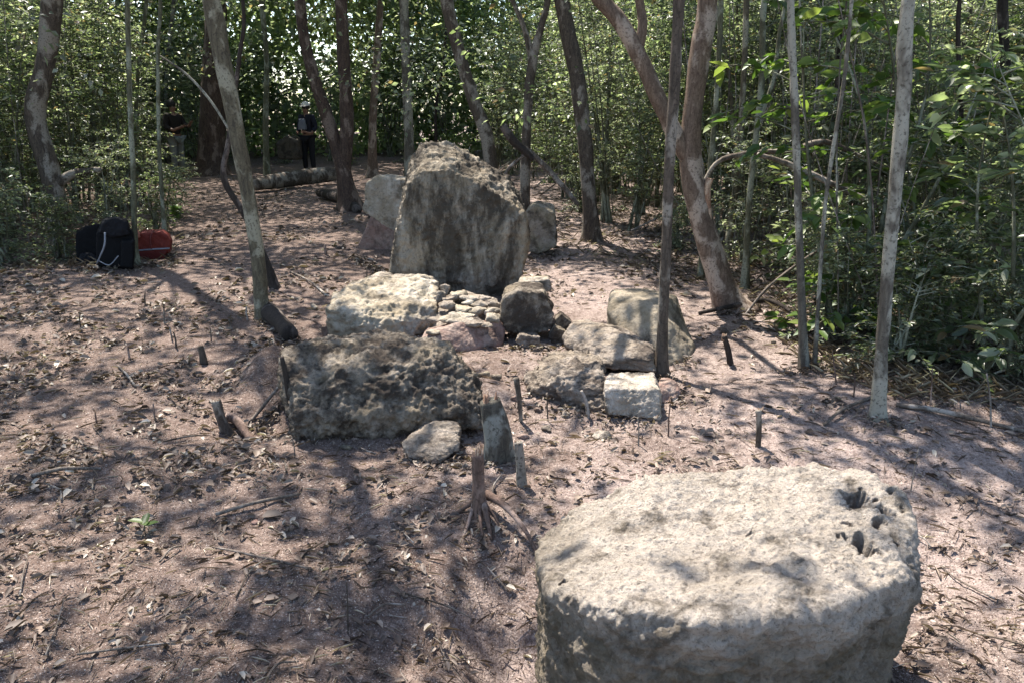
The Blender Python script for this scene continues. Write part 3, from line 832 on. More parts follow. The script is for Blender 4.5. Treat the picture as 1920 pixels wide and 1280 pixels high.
# ------------------------------------------------------------------ canopy: unseen leaf sprays overhead, thinned to set where sun and shade fall
# how much shade (0..1) each part of the floor has in the photo: px, py, radius x, radius y, value
SHADE = [(150, 1120, 260, 60, .8), (450, 1230, 260, 60, .65), (620, 930, 260, 70, .92), (700, 860, 220, 40, .85), (90, 640, 200, 60, .6), (330, 700, 160, 30, .6), (300, 950, 240, 50, .7),
         (1830, 840, 200, 45, .97), (1850, 1050, 30, 130, .8), (850, 1040, 90, 90, .85), (1350, 900, 1, 1, 0), (560, 380, 260, 30, .8), (620, 500, 130, 16, .85), (380, 480, 90, 60, .95), (1600, 620, 80, 60, .6),
         (700, 1130, 160, 40, .7), (60, 900, 160, 40, .7), (700, 720, 200, 80, .97), (1000, 560, 60, 30, .85), (200, 790, 150, 30, .55)]
LIT = [(1360, 1010, 420, 150, 0.0), (1380, 720, 170, 110, .05), (985, 1200, 120, 110, .0), (1820, 960, 60, 40, .1), (1780, 1150, 60, 120, .2), (1250, 860, 220, 40, .08), (620, 455, 90, 16, .05), (1130, 530, 100, 40, .15), (700, 560, 90, 30, .12),
       (1190, 720, 70, 30, .0), (1080, 700, 140, 70, .0), (850, 300, 90, 60, .35), (300, 560, 180, 30, .25), (430, 770, 160, 40, .2), (330, 830, 160, 30, .2), (200, 1060, 200, 20, .2), (560, 1030, 140, 30, .2),
       (820, 1250, 120, 40, .25), (1100, 820, 120, 40, .2), (930, 680, 60, 18, .1)]
def shade_at(u, v):
    val = np.full(len(u), .62)
    bg = v < 420
    val[bg] = .07
    val[bg & (v > 325) & (u > 350) & (u < 1100)] = .62
    val[bg & (u > 1150)] = .03
    for (cx, cy_, rx, ry, a) in SHADE:
        k = np.exp(-(((u - cx) / rx) ** 2 + ((v - cy_) / ry) ** 2) ** 1.5)
        val = val * (1 - k) + a * k
    for (cx, cy_, rx, ry, a) in LIT:
        k = np.exp(-(((u - cx) / rx) ** 2 + ((v - cy_) / ry) ** 2) ** 2)
        val = val * (1 - k) + a * k
    return val
S = np.array(SUN)
NC = 15000
h = rng.uniform(4.6, 8.6, NC)
gxc = rng.uniform(-15, 15, NC); gyc = rng.uniform(-.5, 32, NC)
cx_ = gxc + S[0] / S[2] * h; cyy = gyc + S[1] / S[2] * h
u, v = pix(np.stack([gxc, gyc, np.zeros(NC)], 1))
p_keep = shade_at(u, v)
q2 = np.stack([gxc, gyc, gxc * 0], 1)
val = .5 + .72 * vnoise(q2 * 1.6, 78) + .24 * vnoise(q2 * 4.4, 79) + .22 * vnoise(q2 * .7, 80)
keep = (val < p_keep) & (p_keep > .04)
# sprays that would shade the top of the big boulder, the pale block or the head of the standing stone leave gaps
for (hz, u0, u1, v0, v1, pk) in [(.5, 800, 1930, 690, 1500, -9), (.25, 600, 1330, 500, 640, .35), (1.1, 700, 1010, 250, 420, .5), (.2, 940, 1330, 600, 800, .1)]:
    gg = np.stack([gxc + S[0] / S[2] * hz, gyc + S[1] / S[2] * hz, gxc * 0 + hz], 1)
    uu, vv = pix(gg)
    ins = (uu > u0) & (uu < u1) & (vv > v0) & (vv < v1)
    keep &= ~(ins & (val > pk))
CC = np.stack([cx_, cyy, h], 1)[keep]
tops = np.array([t[1][:2] for t in TREES])
own = ((CC[:, None, :2] - tops[None]) ** 2).sum(2).argmin(1)
print('canopy sprays', len(CC))
for ti, (root, tp, g, P, cr, rl) in enumerate(TREES):
    C = CC[own == ti]
    # a tuft at the head of the trunk, where it does not darken a sunny place
    if not len(C):
        C = np.array([P[-1] + np.array([0, 0, .3])])
    nl = 38
    c = np.repeat(C, nl, 0)
    off = rng.normal(0, 1, (len(c), 3)) * np.array([.24, .24, .10])
    pos = c + off
    D = unit(off + rng.normal(0, .15, off.shape)) * np.array([1, 1, .5])
    Nn = unit(np.array([0, 0, 1.0]) + rng.normal(0, .35, off.shape))
    L = rng.uniform(.08, .14, len(c))
    V, Fc = leaves(pos, D, Nn, L, L * .30, hexa=False)
    link('crown', mesh_np('crown', V - g, Fc, [L_dark]), root)
    # leafy side twigs lower on the trunks that stand back in the wood
    if g[1] > 9.5:
        m_ = int(30 * min(2.2, g[1] / 12))
        hz = rng.uniform(.9 + g[1] * .07, 7.0, m_); ra_ = rng.uniform(.2, 1.9, m_); aa_ = rng.uniform(0, 2 * PI, m_)
        pc = np.array([catmull(P, 30)[min(29, int(z_ / max(P[-1][2], .1) * 29))] for z_ in hz])
        cc = np.stack([pc[:, 0] + ra_ * np.cos(aa_), pc[:, 1] + ra_ * np.sin(aa_) * .8, hz], 1)
        nn = 30 if g[1] < 16 else 22
        c2 = np.repeat(cc, nn, 0)
        off = rng.normal(0, 1, c2.shape) * np.array([.26, .26, .17])
        Nn = unit(np.array([0, 0, 1.0]) + rng.normal(0, .5, off.shape))
        L = rng.uniform(.06, .11, len(c2)) * (1 if g[1] < 16 else 1.5)
        V, Fc = leaves(c2 + off, unit(off) * np.array([1, 1, .4]) + np.array([0, 0, -.25]), Nn, L, L * .27, hexa=False)
        link('foliage', mesh_np('foliage', V - g, Fc, [random.choice([L_green, L_grey])]), root)
    # limbs out to the sprays
    mb = MB()
    k = min(len(C), 12)
    if k:
        sel = rng.choice(len(C), k, replace=False)
        for s_ in sel:
            e = C[s_]
            j = random.randint(max(1, len(P) - 4), len(P) - 1)
            st = P[j]
            m_ = (st + e) / 2 + np.array([random.uniform(-.3, .3), random.uniform(-.3, .3), -.15])
            cv = catmull([st, m_, e], 14)
            bad = False
            for hz in (0, .5):
                gq = cv - S * ((cv[:, 2] - hz) / S[2])[:, None]
                uu, vv = pix(gq)
                if hz: bad |= bool(((uu > 960) & (uu < 1760) & (vv > 850) & (vv < 1200)).any())
                else: bad |= bool((shade_at(uu, vv) < .12).any())
            if bad: continue
            mb.tube([st, m_, e], [max(.012, rl * .55), max(.008, rl * .3), .004], 6, n=10, rough=0, cap=False)
        if mb.V: link('limbs', mb.mesh('limbs', [B_brown], off=g), root)

# ------------------------------------------------------------------ shrubs and saplings of the thicket
def shrub_meshes(seed, hgt, spread, nstem, ntw, leafn, leafL, hexa=True, droop=0.0, low=.15):
    r = random.Random(seed)
    st = MB(); P_, D_, = [], []
    low = .03 if hgt < 2.2 else low
    for i in range(nstem):
        a = r.uniform(0, 2 * PI); sp = r.uniform(.2, 1) * spread
        base = np.array([r.uniform(-.12, .12), r.uniform(-.12, .12), -.03])
        topp = np.array([math.cos(a) * sp, math.sin(a) * sp, hgt * r.uniform(.7, 1.05)])
        m1 = base * .5 + topp * .5 + np.array([r.uniform(-.15, .15), r.uniform(-.15, .15), .1 * hgt])
        C = catmull([base, m1, topp], 24)
        st.tube([base, m1, topp], [.011 + .004 * hgt, .008, .003], 5, n=12, cap=False)
        for k in range(ntw):
            t = r.uniform(low, 1)
            q = C[int(t * 23)]
            a2 = r.uniform(0, 2 * PI)
            ln = r.uniform(.25, .6) * (1.15 - t * .5) * (.6 + .25 * hgt)
            e = q + np.array([math.cos(a2) * ln, math.sin(a2) * ln, r.uniform(-.15, .35) * ln - droop * ln])
            mm = (q + e) / 2 + np.array([0, 0, .12 * ln])
            tc = catmull([q, mm, e], 12)
            st.tube([q, mm, e], [.005, .0035, .0018], 4, n=5, cap=False)
            for l in range(leafn):
                tt = r.uniform(.25, 1.0)
                p = tc[int(tt * 11)]
                ax = unit(e - q)
                side = unit(np.cross(ax, np.array([0, 0, 1.0]))) * r.choice([-1, 1])
                P_.append(p + np.array([r.gauss(0, .015), r.gauss(0, .015), r.gauss(0, .015)]))
                D_.append(ax * r.uniform(.1, .9) + side * r.uniform(.4, 1) + np.array([0, 0, r.uniform(-.5, .25)]))
    P_ = np.array(P_); D_ = np.array(D_)
    Nn = unit(np.array([0, 0, 1.0]) + np.random.default_rng(seed).normal(0, .6, P_.shape))
    L = np.random.default_rng(seed).uniform(.6, 1.15, len(P_)) * leafL
    V, Fc = leaves(P_, D_, Nn, L, L * .23, hexa=hexa, curl=.18)
    return st, V, Fc
PROTO = []
specs = [  # height, spread, stems, twigs, leaves, leaf length
    (2.6, .8, 6, 22, 20, .074), (3.2, .9, 6, 26, 20, .066), (2.0, .7, 7, 20, 20, .058), (3.8, 1.1, 6, 32, 20, .074), (1.4, .6, 9, 18, 18, .060), (4.8, 1.3, 7, 40, 20, .078), (1.9, .6, 5, 14, 12, .115)]
LMATS = [L_green, L_grey, L_grey, L_green, L_bright, L_green]
for i, s_ in enumerate(specs):
    st, V, Fc = shrub_meshes(200 + i, *s_)
    ms = st.mesh('stems', [B_green])
    for lm in ((L_green, L_grey, L_bright)):
        PROTO.append((i, ms, mesh_np('foliage', V, Fc, [lm]), s_[0]))
def put_shrub(x_, y_, idx, lm, scale, label, group, name='shrub', cat='shrub'):
    pr = PROTO[idx * 3 + lm]
    r_ = empty(name, (x_, y_, Hs(x_, y_)), label, cat, group)
    r_.rotation_euler = (0, 0, random.uniform(0, 2 * PI)); r_.scale = (scale,) * 3
    link('stems', pr[1], r_); link('foliage', pr[2], r_)
    return r_
def in_thicket(x_, y_):
    u, v = pix([[x_, y_, 0]]); u, v = float(u[0]), float(v[0])
    if u > 1300 or (y_ < 4 and x_ > 1.5):
        # right edge of the clearing
        lim = np.interp(u, [1300, 1400, 1520, 1650, 1800, 1990, 2600], [490, 505, 620, 712, 735, 750, 800])
        return v < lim, 'r'
    if u < 400:
        lim = np.interp(u, [-800, 0, 120, 240, 330, 400], [580, 470, 430, 400, 365, 318])
        return v < lim, 'l'
    lim = np.interp(u, [330, 480, 760, 1000, 1060, 1150, 1300], [316, 300, 290, 340, 400, 445, 490])
    return (v < lim) or (y_ > 22.5), 'c'
GRP = {'r': ('leafy shrub in the dense thicket along the right side of the path', 'shrubs of the right-hand thicket'),
       'l': ('leafy shrub in the dense thicket behind the two bags', 'shrubs of the left-hand thicket'),
       'c': ('leafy shrub in the green thicket behind the stones', 'shrubs of the thicket behind the stones')}
cnt = {'r': 0, 'l': 0, 'c': 0}
placed = []
for _ in range(12000):
    y_ = random.uniform(3.2, 27) ; x_ = random.uniform(-1, 1) * (1.5 + y_ * .80)
    ok, zn = in_thicket(x_, y_)
    if not ok: continue
    mind = .44 + y_ * .034
    if any((x_ - a) ** 2 + (y_ - b) ** 2 < mind * mind for a, b in placed): continue
    placed.append((x_, y_)); cnt[zn] += 1
    uu_, vv_ = pix([[x_, y_, 0]])
    if (25 < uu_[0] < 150 and y_ < 9.9) or (545 < uu_[0] < 625 and y_ < 22) or (275 < uu_[0] < 395 and 8.5 < y_ < 20.3) or (470 < uu_[0] < 700 and 17 < y_ < 22): placed.pop(); cnt[zn] -= 1; continue
    edge = not in_thicket(x_, y_ - .9)[0]
    if 1340 < uu_[0] < 1700 and y_ < 7.0: idx = 4; sc_ = random.uniform(.5, .8)
    elif random.random() < .008 and y_ < 12: idx = 6; sc_ = random.uniform(.8, 1.3)
    elif edge: idx = random.choice([2, 4, 4, 0]); sc_ = random.uniform(.45, .8)
    elif y_ < 9: idx = random.choice([0, 1, 2, 3]); sc_ = random.uniform(.75, 1.0)
    else: idx = random.choice([0, 1, 1, 3, 3, 5]); sc_ = random.uniform(.8, 1.1)
    lm = random.choices([0, 1, 2], [3, 6, .5])[0]
    put_shrub(x_, y_, idx, lm, sc_, *GRP[zn])
    if len(placed) >= 400: break
for (u_, v_, Y_, i_, l_, sc_, lab) in [(1860, 760, 4.3, 6, 0, 1.0, 'shrub with large glossy pale leaves at the right border, in front of the thicket'),
        (1760, 740, 4.6, 6, 1, .5, 'shrub with drooping large leaves just right of the mottled grey-tan tree'), (1585, 640, 5.6, 6, 2, 1.35, 'tall shrub with yellow-green hanging leaves above the thin leaning sapling'),
        (118, 480, 8.7, 4, 0, .6, 'low leafy shrub reaching over the left side of the dark rucksack'), (290, 400, 10.6, 4, 0, .7, 'low leafy shrub standing behind the red duffel bag under the green sapling'), (330, 385, 11.8, 2, 1, .5, 'small grey-green shrub on the clearing edge between the duffel bag and the far log'),
        (205, 420, 9.8, 2, 1, .75, 'grey-green shrub directly behind the black backpack'), (20, 520, 8.2, 4, 1, .9, 'pale-leaved low shrub at the left border beside the rucksack')]:
    p_ = PY(u_, v_, Y_)
    put_shrub(p_[0], Y_, i_, l_, sc_, lab, None)
print('shrubs', cnt)

# far wood: one leafy mass behind everything
NF = 330000
aa = rng.uniform(-1.05, 1.05, NF); rr_ = rng.uniform(25, 34, NF)
hh = rng.uniform(0, 1, NF) ** .9 * 11 + .2
P = np.stack([np.sin(aa) * rr_, np.cos(aa) * rr_, hh], 1)
kk = fbm(P * .35, 3, 91)
P = P[kk > -.36]
D = rdir(len(P)); Nn = unit(np.array([0, -.3, 1.0]) + rng.normal(0, .6, P.shape))
L = rng.uniform(.16, .34, len(P))
V, Fc = leaves(P, D, Nn, L, L * .3, hexa=False)
fw = link('woods', mesh_np('woods', V, Fc, [L_far]))
tag(fw, 'far-off mass of green forest leaves closing the view', 'forest', kind='stuff')

# ------------------------------------------------------------------ leaf litter, crumbs, dry grass
def scatter_px(n, dens):
    """random floor points, thinned by a density function of the photo pixel"""
    out = []
    while len(out) < n:
        u = rng.uniform(-60, 1980, 20000); v = rng.uniform(330, 1330, 20000)
        w = dens(u, v)
        k = rng.uniform(0, 1, 20000) < w
        uu, vv = u[k], v[k]
        d = RT[None] * ((uu - 960) / F)[:, None] + UP[None] * ((640 - vv) / F)[:, None] + FW[None]
        t = -CAMZ / d[:, 2]
        P = CAM + d * t[:, None]
        out += list(P[:, :2])
    out = np.array(out[:n])
    return np.column_stack([out, H(out[:, 0], out[:, 1])])
def dl(u, v):
    w = np.where(v < 700, .8, .22)
    w = np.where((u < 900) & (v > 520) & (v < 1000), .9, w)
    w = np.where((u < 900) & (v > 900), np.interp(v, [900, 1280], [.5, .10]), w)
    w = np.where((u > 880) & (u < 1060) & (v > 1050), .03, w)
    path = np.exp(-(((u - 1380) / 150) ** 2 + ((v - 730) / 90) ** 2) ** 2)
    w = w * (1 - .9 * path)
    w = np.where((u > 1480) & (v > 620) & (v < 800), 1.0, w)
    w = np.where((u > 880) & (u < 1350) & (v > 560) & (v < 900), .25, w)
    cl = .5 + .5 * vnoise(np.stack([u / 70, v / 30, u * 0], 1), 5) + .25 * vnoise(np.stack([u / 25, v / 12, u * 0], 1), 6)
    w = np.where((v < 800) & (v < np.interp(u, [1240, 1400, 1520, 1650, 1800, 1980], [520, 560, 700, 775, 790, 800])) & (u > 1200), 3.0, w)
    return np.clip(w * np.clip(cl * 2.4 - .75, .04, 1), 0, 1)
P = scatter_px(27000, dl)
n = len(P)
P[:, 2] += rng.uniform(.004, .022, n)
a = rng.uniform(0, 2 * PI, n)
D = np.stack([np.cos(a), np.sin(a), rng.normal(0, .28, n)], 1)
Nn = unit(np.array([0, 0, 1.0]) + rng.normal(0, .38, P.shape))
dist = P[:, 1]
L = (.010 + .055 * rng.uniform(0, 1, n) ** 2.2) * np.clip(.35 + dist * .16, .45, 1.7)
V, Fc = leaves(P, D, Nn, L, L * rng.uniform(.16, .36, n), hexa=True, fold=.5, curl=.3)
o = link('leaf_litter', mesh_np('leaf_litter', V, Fc, [L_dry])); tag(o, 'dry fallen leaves strewn over the forest floor', 'leaf litter', kind='stuff')
BANK = [((535, 825), (905, 805)), ((610, 648), (735, 650)), ((820, 615), (945, 625)), ((940, 655), (1060, 655)), ((990, 760), (1125, 780)), ((1135, 785), (1240, 795)), ((735, 525), (660, 480)), ((990, 485), (1045, 480)),
        ((1180, 670), (1300, 680)), ((755, 865), (865, 860)), ((490, 600), (560, 650)), ((1240, 705), (1280, 760)), ((1350, 590), (1420, 590)), ((1640, 790), (1670, 790)), ((860, 970), (1010, 1030)), ((900, 868), (970, 868)), ((480, 800), (535, 760)), ((140, 508), (330, 495)), ((1480, 700), (1550, 700))]
pts = []
for (a0, b0) in BANK:
    A_, B_ = G(*a0), G(*b0)
    nb = int(260 * max(.3, np.linalg.norm(B_ - A_)))
    t = rng.uniform(0, 1, (nb, 1))
    pts.append(A_[:2] * (1 - t) + B_[:2] * t + rng.normal(0, .045, (nb, 2)) + np.array([0, -.02]))
P = np.vstack(pts); P = np.column_stack([P, H(P[:, 0], P[:, 1]) + rng.uniform(.004, .035, len(P))])
n = len(P); a = rng.uniform(0, 2 * PI, n)
D = np.stack([np.cos(a), np.sin(a), rng.normal(0, .4, n)], 1)
Nn = unit(np.array([0, 0, 1.0]) + rng.normal(0, .5, P.shape))
L = rng.uniform(.015, .05, n) * np.clip(.4 + P[:, 1] * .12, .5, 1.4)
V, Fc = leaves(P, D, Nn, L, L * rng.uniform(.14, .34, n), hexa=True, fold=.5, curl=.3)
o = link('leaf_litter', mesh_np('leaf_litter', V, Fc, [L_dry])); tag(o, 'dead leaves banked against the feet of stones and trunks', 'leaf litter', kind='stuff')
# a few larger pale leaves in the foreground are things nobody would count either: fine crumbs and stalks
P = scatter_px(9000, lambda u, v: np.where(v > 480, .7, .5))
n = len(P); P[:, 2] += rng.uniform(.002, .01, n)
a = rng.uniform(0, 2 * PI, n)
D = np.stack([np.cos(a), np.sin(a), rng.normal(0, .25, n)], 1)
Nn = unit(np.array([0, 0, 1.0]) + rng.normal(0, .3, P.shape))
L = rng.uniform(.02, .11, n) * np.clip(.6 + P[:, 1] * .1, .7, 1.4)
V, Fc = leaves(P, D, Nn, L, np.full(n, .0016) * np.clip(.6 + P[:, 1] * .15, 1, 2), hexa=True, fold=.5, curl=.25)
o = link('twig_litter', mesh_np('twig_litter', V, Fc, [L_dry])); tag(o, 'fine dry stalks and rootlets strewn over the soil', 'twig litter', kind='stuff')
# fine crumbs: little tetrahedra
P = scatter_px(70000, lambda u, v: np.where(v > 600, .9, .15))
n = len(P)
tet = np.array([[1, 1, 1], [1, -1, -1], [-1, 1, -1], [-1, -1, 1]]) / 1.7
ra = rdir(n); rb = unit(np.cross(ra, rdir(n))); rc = np.cross(ra, rb)
sz = rng.uniform(.0010, .0036, n) * np.clip(.5 + P[:, 1] * .2, .8, 2)
V = P[:, None, :] + (tet[None, :, 0:1] * ra[:, None] + tet[None, :, 1:2] * rb[:, None] + tet[None, :, 2:3] * rc[:, None]) * sz[:, None, None]
b4 = np.arange(n)[:, None] * 4
Fc = np.concatenate([b4 + np.array([[0, 1, 2]]), b4 + np.array([[0, 3, 1]]), b4 + np.array([[0, 2, 3]]), b4 + np.array([[1, 3, 2]])])
V = V.reshape(-1, 3); V[:, 2] += .004
o = link('soil_crumbs', mesh_np('soil_crumbs', V, Fc, [L_crumb])); tag(o, 'fine crumbs of earth and chips lying on the pinkish soil', 'soil crumbs', kind='stuff')
# dry grass and low weeds in the thicket edge
def dg_(u, v):
    lim = np.interp(u, [1240, 1400, 1520, 1650, 1800, 1980], [520, 560, 700, 775, 790, 800])
    limt = np.interp(u, [1040, 1240], [470, 520])
    r_ = (u > 1040) & (v < np.where(u > 1240, lim, limt)) & (v > 400)
    l_ = (u < 330) & (v < 520) & (v > 400)
    return np.where(r_, 1.0, np.where(l_, .6, 0.0))
P = scatter_px(9000, dg_)
n = len(P)
a = rng.uniform(0, 2 * PI, n)
D = np.stack([np.cos(a), np.sin(a), rng.uniform(.2, 1.6, n)], 1)
Nn = unit(np.stack([-np.cos(a), -np.sin(a), np.full(n, .6)], 1) + rng.normal(0, .2, P.shape))
L = rng.uniform(.04, .16, n)
V, Fc = leaves(P, D, Nn, L, rng.uniform(.0008, .0022, n), hexa=True, fold=.3, curl=.35)
o = link('dry_grass', mesh_np('dry_grass', V, Fc, [L_straw])); tag(o, 'dry straw-coloured grass and weeds along the thicket edges', 'dry grass', kind='stuff')

# ------------------------------------------------------------------ stumps, sticks, fallen wood
def wood(name, pts, rad, m, label, cat, group=None, sides=8, rough=.15, flare=0.0, n=None, seed=1):
    pts = [np.asarray(p, float) for p in pts]
    org = min(pts, key=lambda p: p[2]).copy()
    mb = MB(); mb.tube(pts, rad, sides, n=n or max(8, len(pts) * 5), rough=rough, flare=flare, seed=seed)
    return tag(link(name, mb.mesh(name, [m], off=org), None, org), label, cat, group)
def stick(pl, w, m, label, cat='stick', group=None, name='stick', Y=None, sides=7, rise=None):
    """pixel polyline standing up from its first point at the depth of its foot"""
    g = G(*pl[0]); Y = Y or g[1]
    P = [g - np.array([0, 0, .03])] + [PY(a, b, Y) for a, b in pl[1:]]
    s = (Y * .96 + .4) / F / 2
    return wood(name, P, [k * s for k in w], m, label, cat, group, sides, seed=int(pl[0][0]) % 50)
def lying(pl, w, m, label, cat='stick', group=None, name='fallen_stick', lift=.01, lifts=None, sides=7):
    P = []
    for i, (a, b) in enumerate(pl):
        g = G(a, b); P.append(g + np.array([0, 0, (lifts[i] if lifts else lift)]))
    s = (P[0][1] * .96 + .4) / F / 2
    return wood(name, P, [k * s for k in w], m, label, cat, group, sides, seed=int(pl[0][0]) % 50)

def splinter(top, r, m, seed, n=9, h=.05):
    mb = MB(); rr = random.Random(seed)
    for i in range(n):
        a = rr.uniform(0, 2 * PI); q = r * rr.uniform(.2, .85)
        p0 = top + np.array([math.cos(a) * q, math.sin(a) * q, -.03])
        mb.tube([p0, p0 + np.array([rr.uniform(-.004, .004), rr.uniform(-.004, .004), .03 + h * rr.uniform(.1, 1)])], [r * .28, r * .05], 5, n=4)
    return mb
def stump(name, pl, w, m, label, roots=(), splint=.04, flare=.3):
    g = G(*pl[0]); Y = g[1]
    s = (Y * .96 + .4) / F / 2
    P = [g - np.array([0, 0, .04])] + [PY(a, b, Y) for a, b in pl[1:]]
    root = empty(name, g, label, 'stump')
    mb = MB(); mb.tube(P, [k * s for k in w], 16, n=24, rough=.28, flare=flare, seed=int(pl[0][0]))
    link('trunk', mb.mesh('trunk', [m], off=g), root)
    link('splintered_top', splinter(P[-1], w[-1] * s, B_split, int(pl[0][0]), 11, splint).mesh('splintered_top', [B_split], off=g), root)
    for (rp, rw) in roots:
        R_ = []
        for (a, b, dz_) in rp:
            q = G(a, b); R_.append(q + np.array([0, 0, dz_]))
        mb = MB(); mb.tube(R_, [k * s for k in rw], 8, n=20, rough=.2, seed=int(rp[0][0]))
        link('root', mb.mesh('root', [B_root], off=g), root)
    return root
stump('broken_stump', [(902, 962), (898, 930), (897, 890), (896, 850)], [36, 29, 26, 24], B_root, 'broken brown stump with splintered top and spread bare roots, beside the nearest boulder',
      roots=[([(912, 950, .06), (945, 975, .07), (985, 1015, .05), (1010, 1050, 0), (1012, 1080, -.02)], [22, 13, 9, 6, 3]), ([(892, 952, .05), (880, 982, .02), (866, 1020, -.005), (872, 1060, -.02)], [11, 7, 5, 3]),
             ([(905, 958, .06), (912, 985, .05), (922, 1015, .01)], [14, 10, 5]), ([(890, 950, .03), (858, 962, .005), (838, 975, -.01)], [12, 7, 3]), ([(906, 958, .05), (930, 985, .03), (945, 1005, 0)], [8, 5, 3]),
             ([(900, 958, .04), (902, 1000, .03), (908, 1022, 0)], [9, 6, 3])], splint=.05)
stump('mossy_stump', [(934, 862), (932, 820), (926, 785), (918, 750)], [62, 52, 48, 40], B_stump, 'thick grey-green mossy stump with a jagged splintered top, in front of the pitted block', splint=.05, flare=.2)
stump('small_stump', [(979, 908), (976, 870), (971, 828)], [20, 17, 16], B_brown, 'small thin cut stump just right of the thick mossy stump', splint=.01, flare=.1)
stump('leaning_stump', [(1372, 684), (1366, 660), (1358, 630)], [13, 12, 10], B_dark, 'short dark leaning stake stump in the middle of the pink path', splint=.02, flare=.05)
stump('thin_stump', [(1422, 836), (1423, 800), (1422, 768)], [11, 10, 10], B_brown, 'thin upright brown stake stump at the lower end of the path', splint=.01, flare=.1)
stump('thin_stump', [(384, 682), (380, 665), (375, 648)], [15, 12, 10], B_brown, 'short leaning brown stub alone on the littered ground at left of the pitted block', splint=.02, flare=.2)
stump('twisted_stump', [(430, 812), (415, 785), (404, 750)], [26, 20, 18], B_brown, 'dark twisted stump with a long root, beside the hollow left of the pitted block',
      roots=[([(425, 795, .05), (445, 800, .04), (470, 825, .02), (500, 835, 0)], [20, 18, 14, 8])], splint=.015)
stump('thin_stump', [(612, 642), (610, 628), (608, 612)], [12, 11, 10], B_red, 'short reddish stub standing at the left end of the broad pale block', splint=.01, flare=.1)
lying([(505, 598), (525, 618), (545, 642)], [34, 30, 28], B_dark, 'short dark cut log lying at the foot of the olive-grey tree', 'log', name='cut_log', lift=.06, sides=14)
# large root/branch beside the hollow
lying([(470, 790), (500, 770), (528, 745)], [7, 7, 6], B_dead, 'thin bare root arching over the hollow left of the pitted block', 'root', name='bare_root', lifts=[0, .05, .08])
stick([(556, 815), (545, 760), (535, 700), (528, 668)], [10, 12, 11, 8], B_dark, 'dark stick standing against the left end of the pitted block')
stick([(978, 792), (974, 750), (968, 708)], [7, 10, 12], B_brown, 'knobbly brown stick standing behind the mossy stump')
stick([(1104, 782), (1100, 755), (1090, 732)], [8, 7, 5], B_dead, 'short pale bent stick leaning in front of the layered stone')
up = [(1197, 836, 1196, 782, 4), (1254, 818, 1257, 755, 4), (1028, 790, 1026, 740, 3.5), (553, 862, 548, 820, 3), (652, 1186, 650, 1090, 3.2), (290, 785, 287, 755, 5), (243, 672, 240, 648, 6), (330, 652, 325, 622, 5), (324, 640, 318, 612, 4),
      (273, 575, 272, 548, 4), (308, 608, 307, 570, 4), (152, 618, 150, 585, 4), (435, 618, 430, 598, 4), (465, 600, 462, 575, 4), (1708, 920, 1722, 842, 3), (180, 790, 178, 772, 4), (395, 640, 394, 616, 3), (690, 545, 688, 500, 3), (720, 548, 724, 515, 3),
      (612, 478, 610, 458, 6), (1600, 745, 1602, 700, 4), (1745, 760, 1748, 690, 4), (1570, 720, 1560, 660, 4), (1860, 800, 1850, 700, 5)]
for (a, b, c, d_, w) in up:
    stick([(a, b), ((a + c) / 2 + random.uniform(-2, 2), (b + d_) / 2), (c, d_)], [w * .9, w * .75, w * .6], random.choice([B_brown, B_root, B_dead]), 'thin cut sapling stub poking straight up from the forest floor', 'sapling stub', 'cut sapling stubs in the clearing', name='sapling_stub', sides=6)
ly = [([(545, 512), (580, 532), (612, 556)], [4, 4, 4], 'long pale straight stick pointing at the broad pale block'),
      ([(222, 688), (240, 710), (255, 728)], [4, 4, 4], 'short pale stick lying alone on the littered ground far left of the pitted block'),
      ([(60, 896), (120, 888), (190, 882)], [9, 8, 5], 'long pale stripped stick lying near the left border'),
      ([(405, 968), (480, 952), (560, 930)], [8, 8, 6], 'long pale curved stick in the left foreground, pointing up to the right'),
      ([(400, 1030), (450, 1046), (580, 1070)], [4, 4, 5], 'thin dark straight stick in the left foreground, pointing down to the right'),
      ([(300, 1058), (322, 1040), (340, 1028)], [4, 4, 4], 'short thin twig crossing the left foreground'),
      ([(1680, 762), (1760, 778), (1920, 812)], [9, 10, 7], 'grey crooked branch lying at the foot of the right-hand thicket'),
      ([(1700, 1000), (1730, 1020), (1745, 1030)], [4, 3, 3], 'dark little twig on the soil right of the nearest boulder'),
      ([(1545, 800), (1580, 775), (1640, 745)], [6, 7, 7], 'brown stick slanting against the mottled grey-tan tree foot'),
      ([(490, 1300), (520, 1260), (560, 1245)], [5, 5, 4], 'thin curved twig at the bottom border left of centre'),
      ([(690, 1160), (720, 1145), (760, 1138)], [5, 4, 4], 'small straight twig in the leaf-strewn hollow left of the nearest boulder')]
for i, (pl, w, lab) in enumerate(ly):
    lying(pl, w, B_dead, lab, lifts=[.012 + .015 * (k % 2) for k in range(len(pl))], lift=.012)
for i in range(90):
    u = random.uniform(20, 1900); v = random.uniform(480, 1260)
    if 1000 < u < 1760 and v > 840: continue
    if 500 < u < 1320 and 500 < v < 840: continue
    g = G(u, v); a = random.uniform(0, PI); ln = random.uniform(.08, .28); 
    pts = []
    for t in (-.5, 0, .5):
        xx = g[0] + math.cos(a) * ln * t + random.uniform(-.02, .02); yy = g[1] + math.sin(a) * ln * t + random.uniform(-.02, .02)
        pts.append([xx, yy, Hs(xx, yy) + random.uniform(.006, .025)])
    rd = random.uniform(.0018, .0045)
    wood('fallen_twig', pts, [rd, rd, rd * .6], random.choice([B_dead, B_brown, B_dead]), 'small dry twig lying on the forest floor', 'twig', 'small dry twigs on the forest floor', sides=5, n=8)

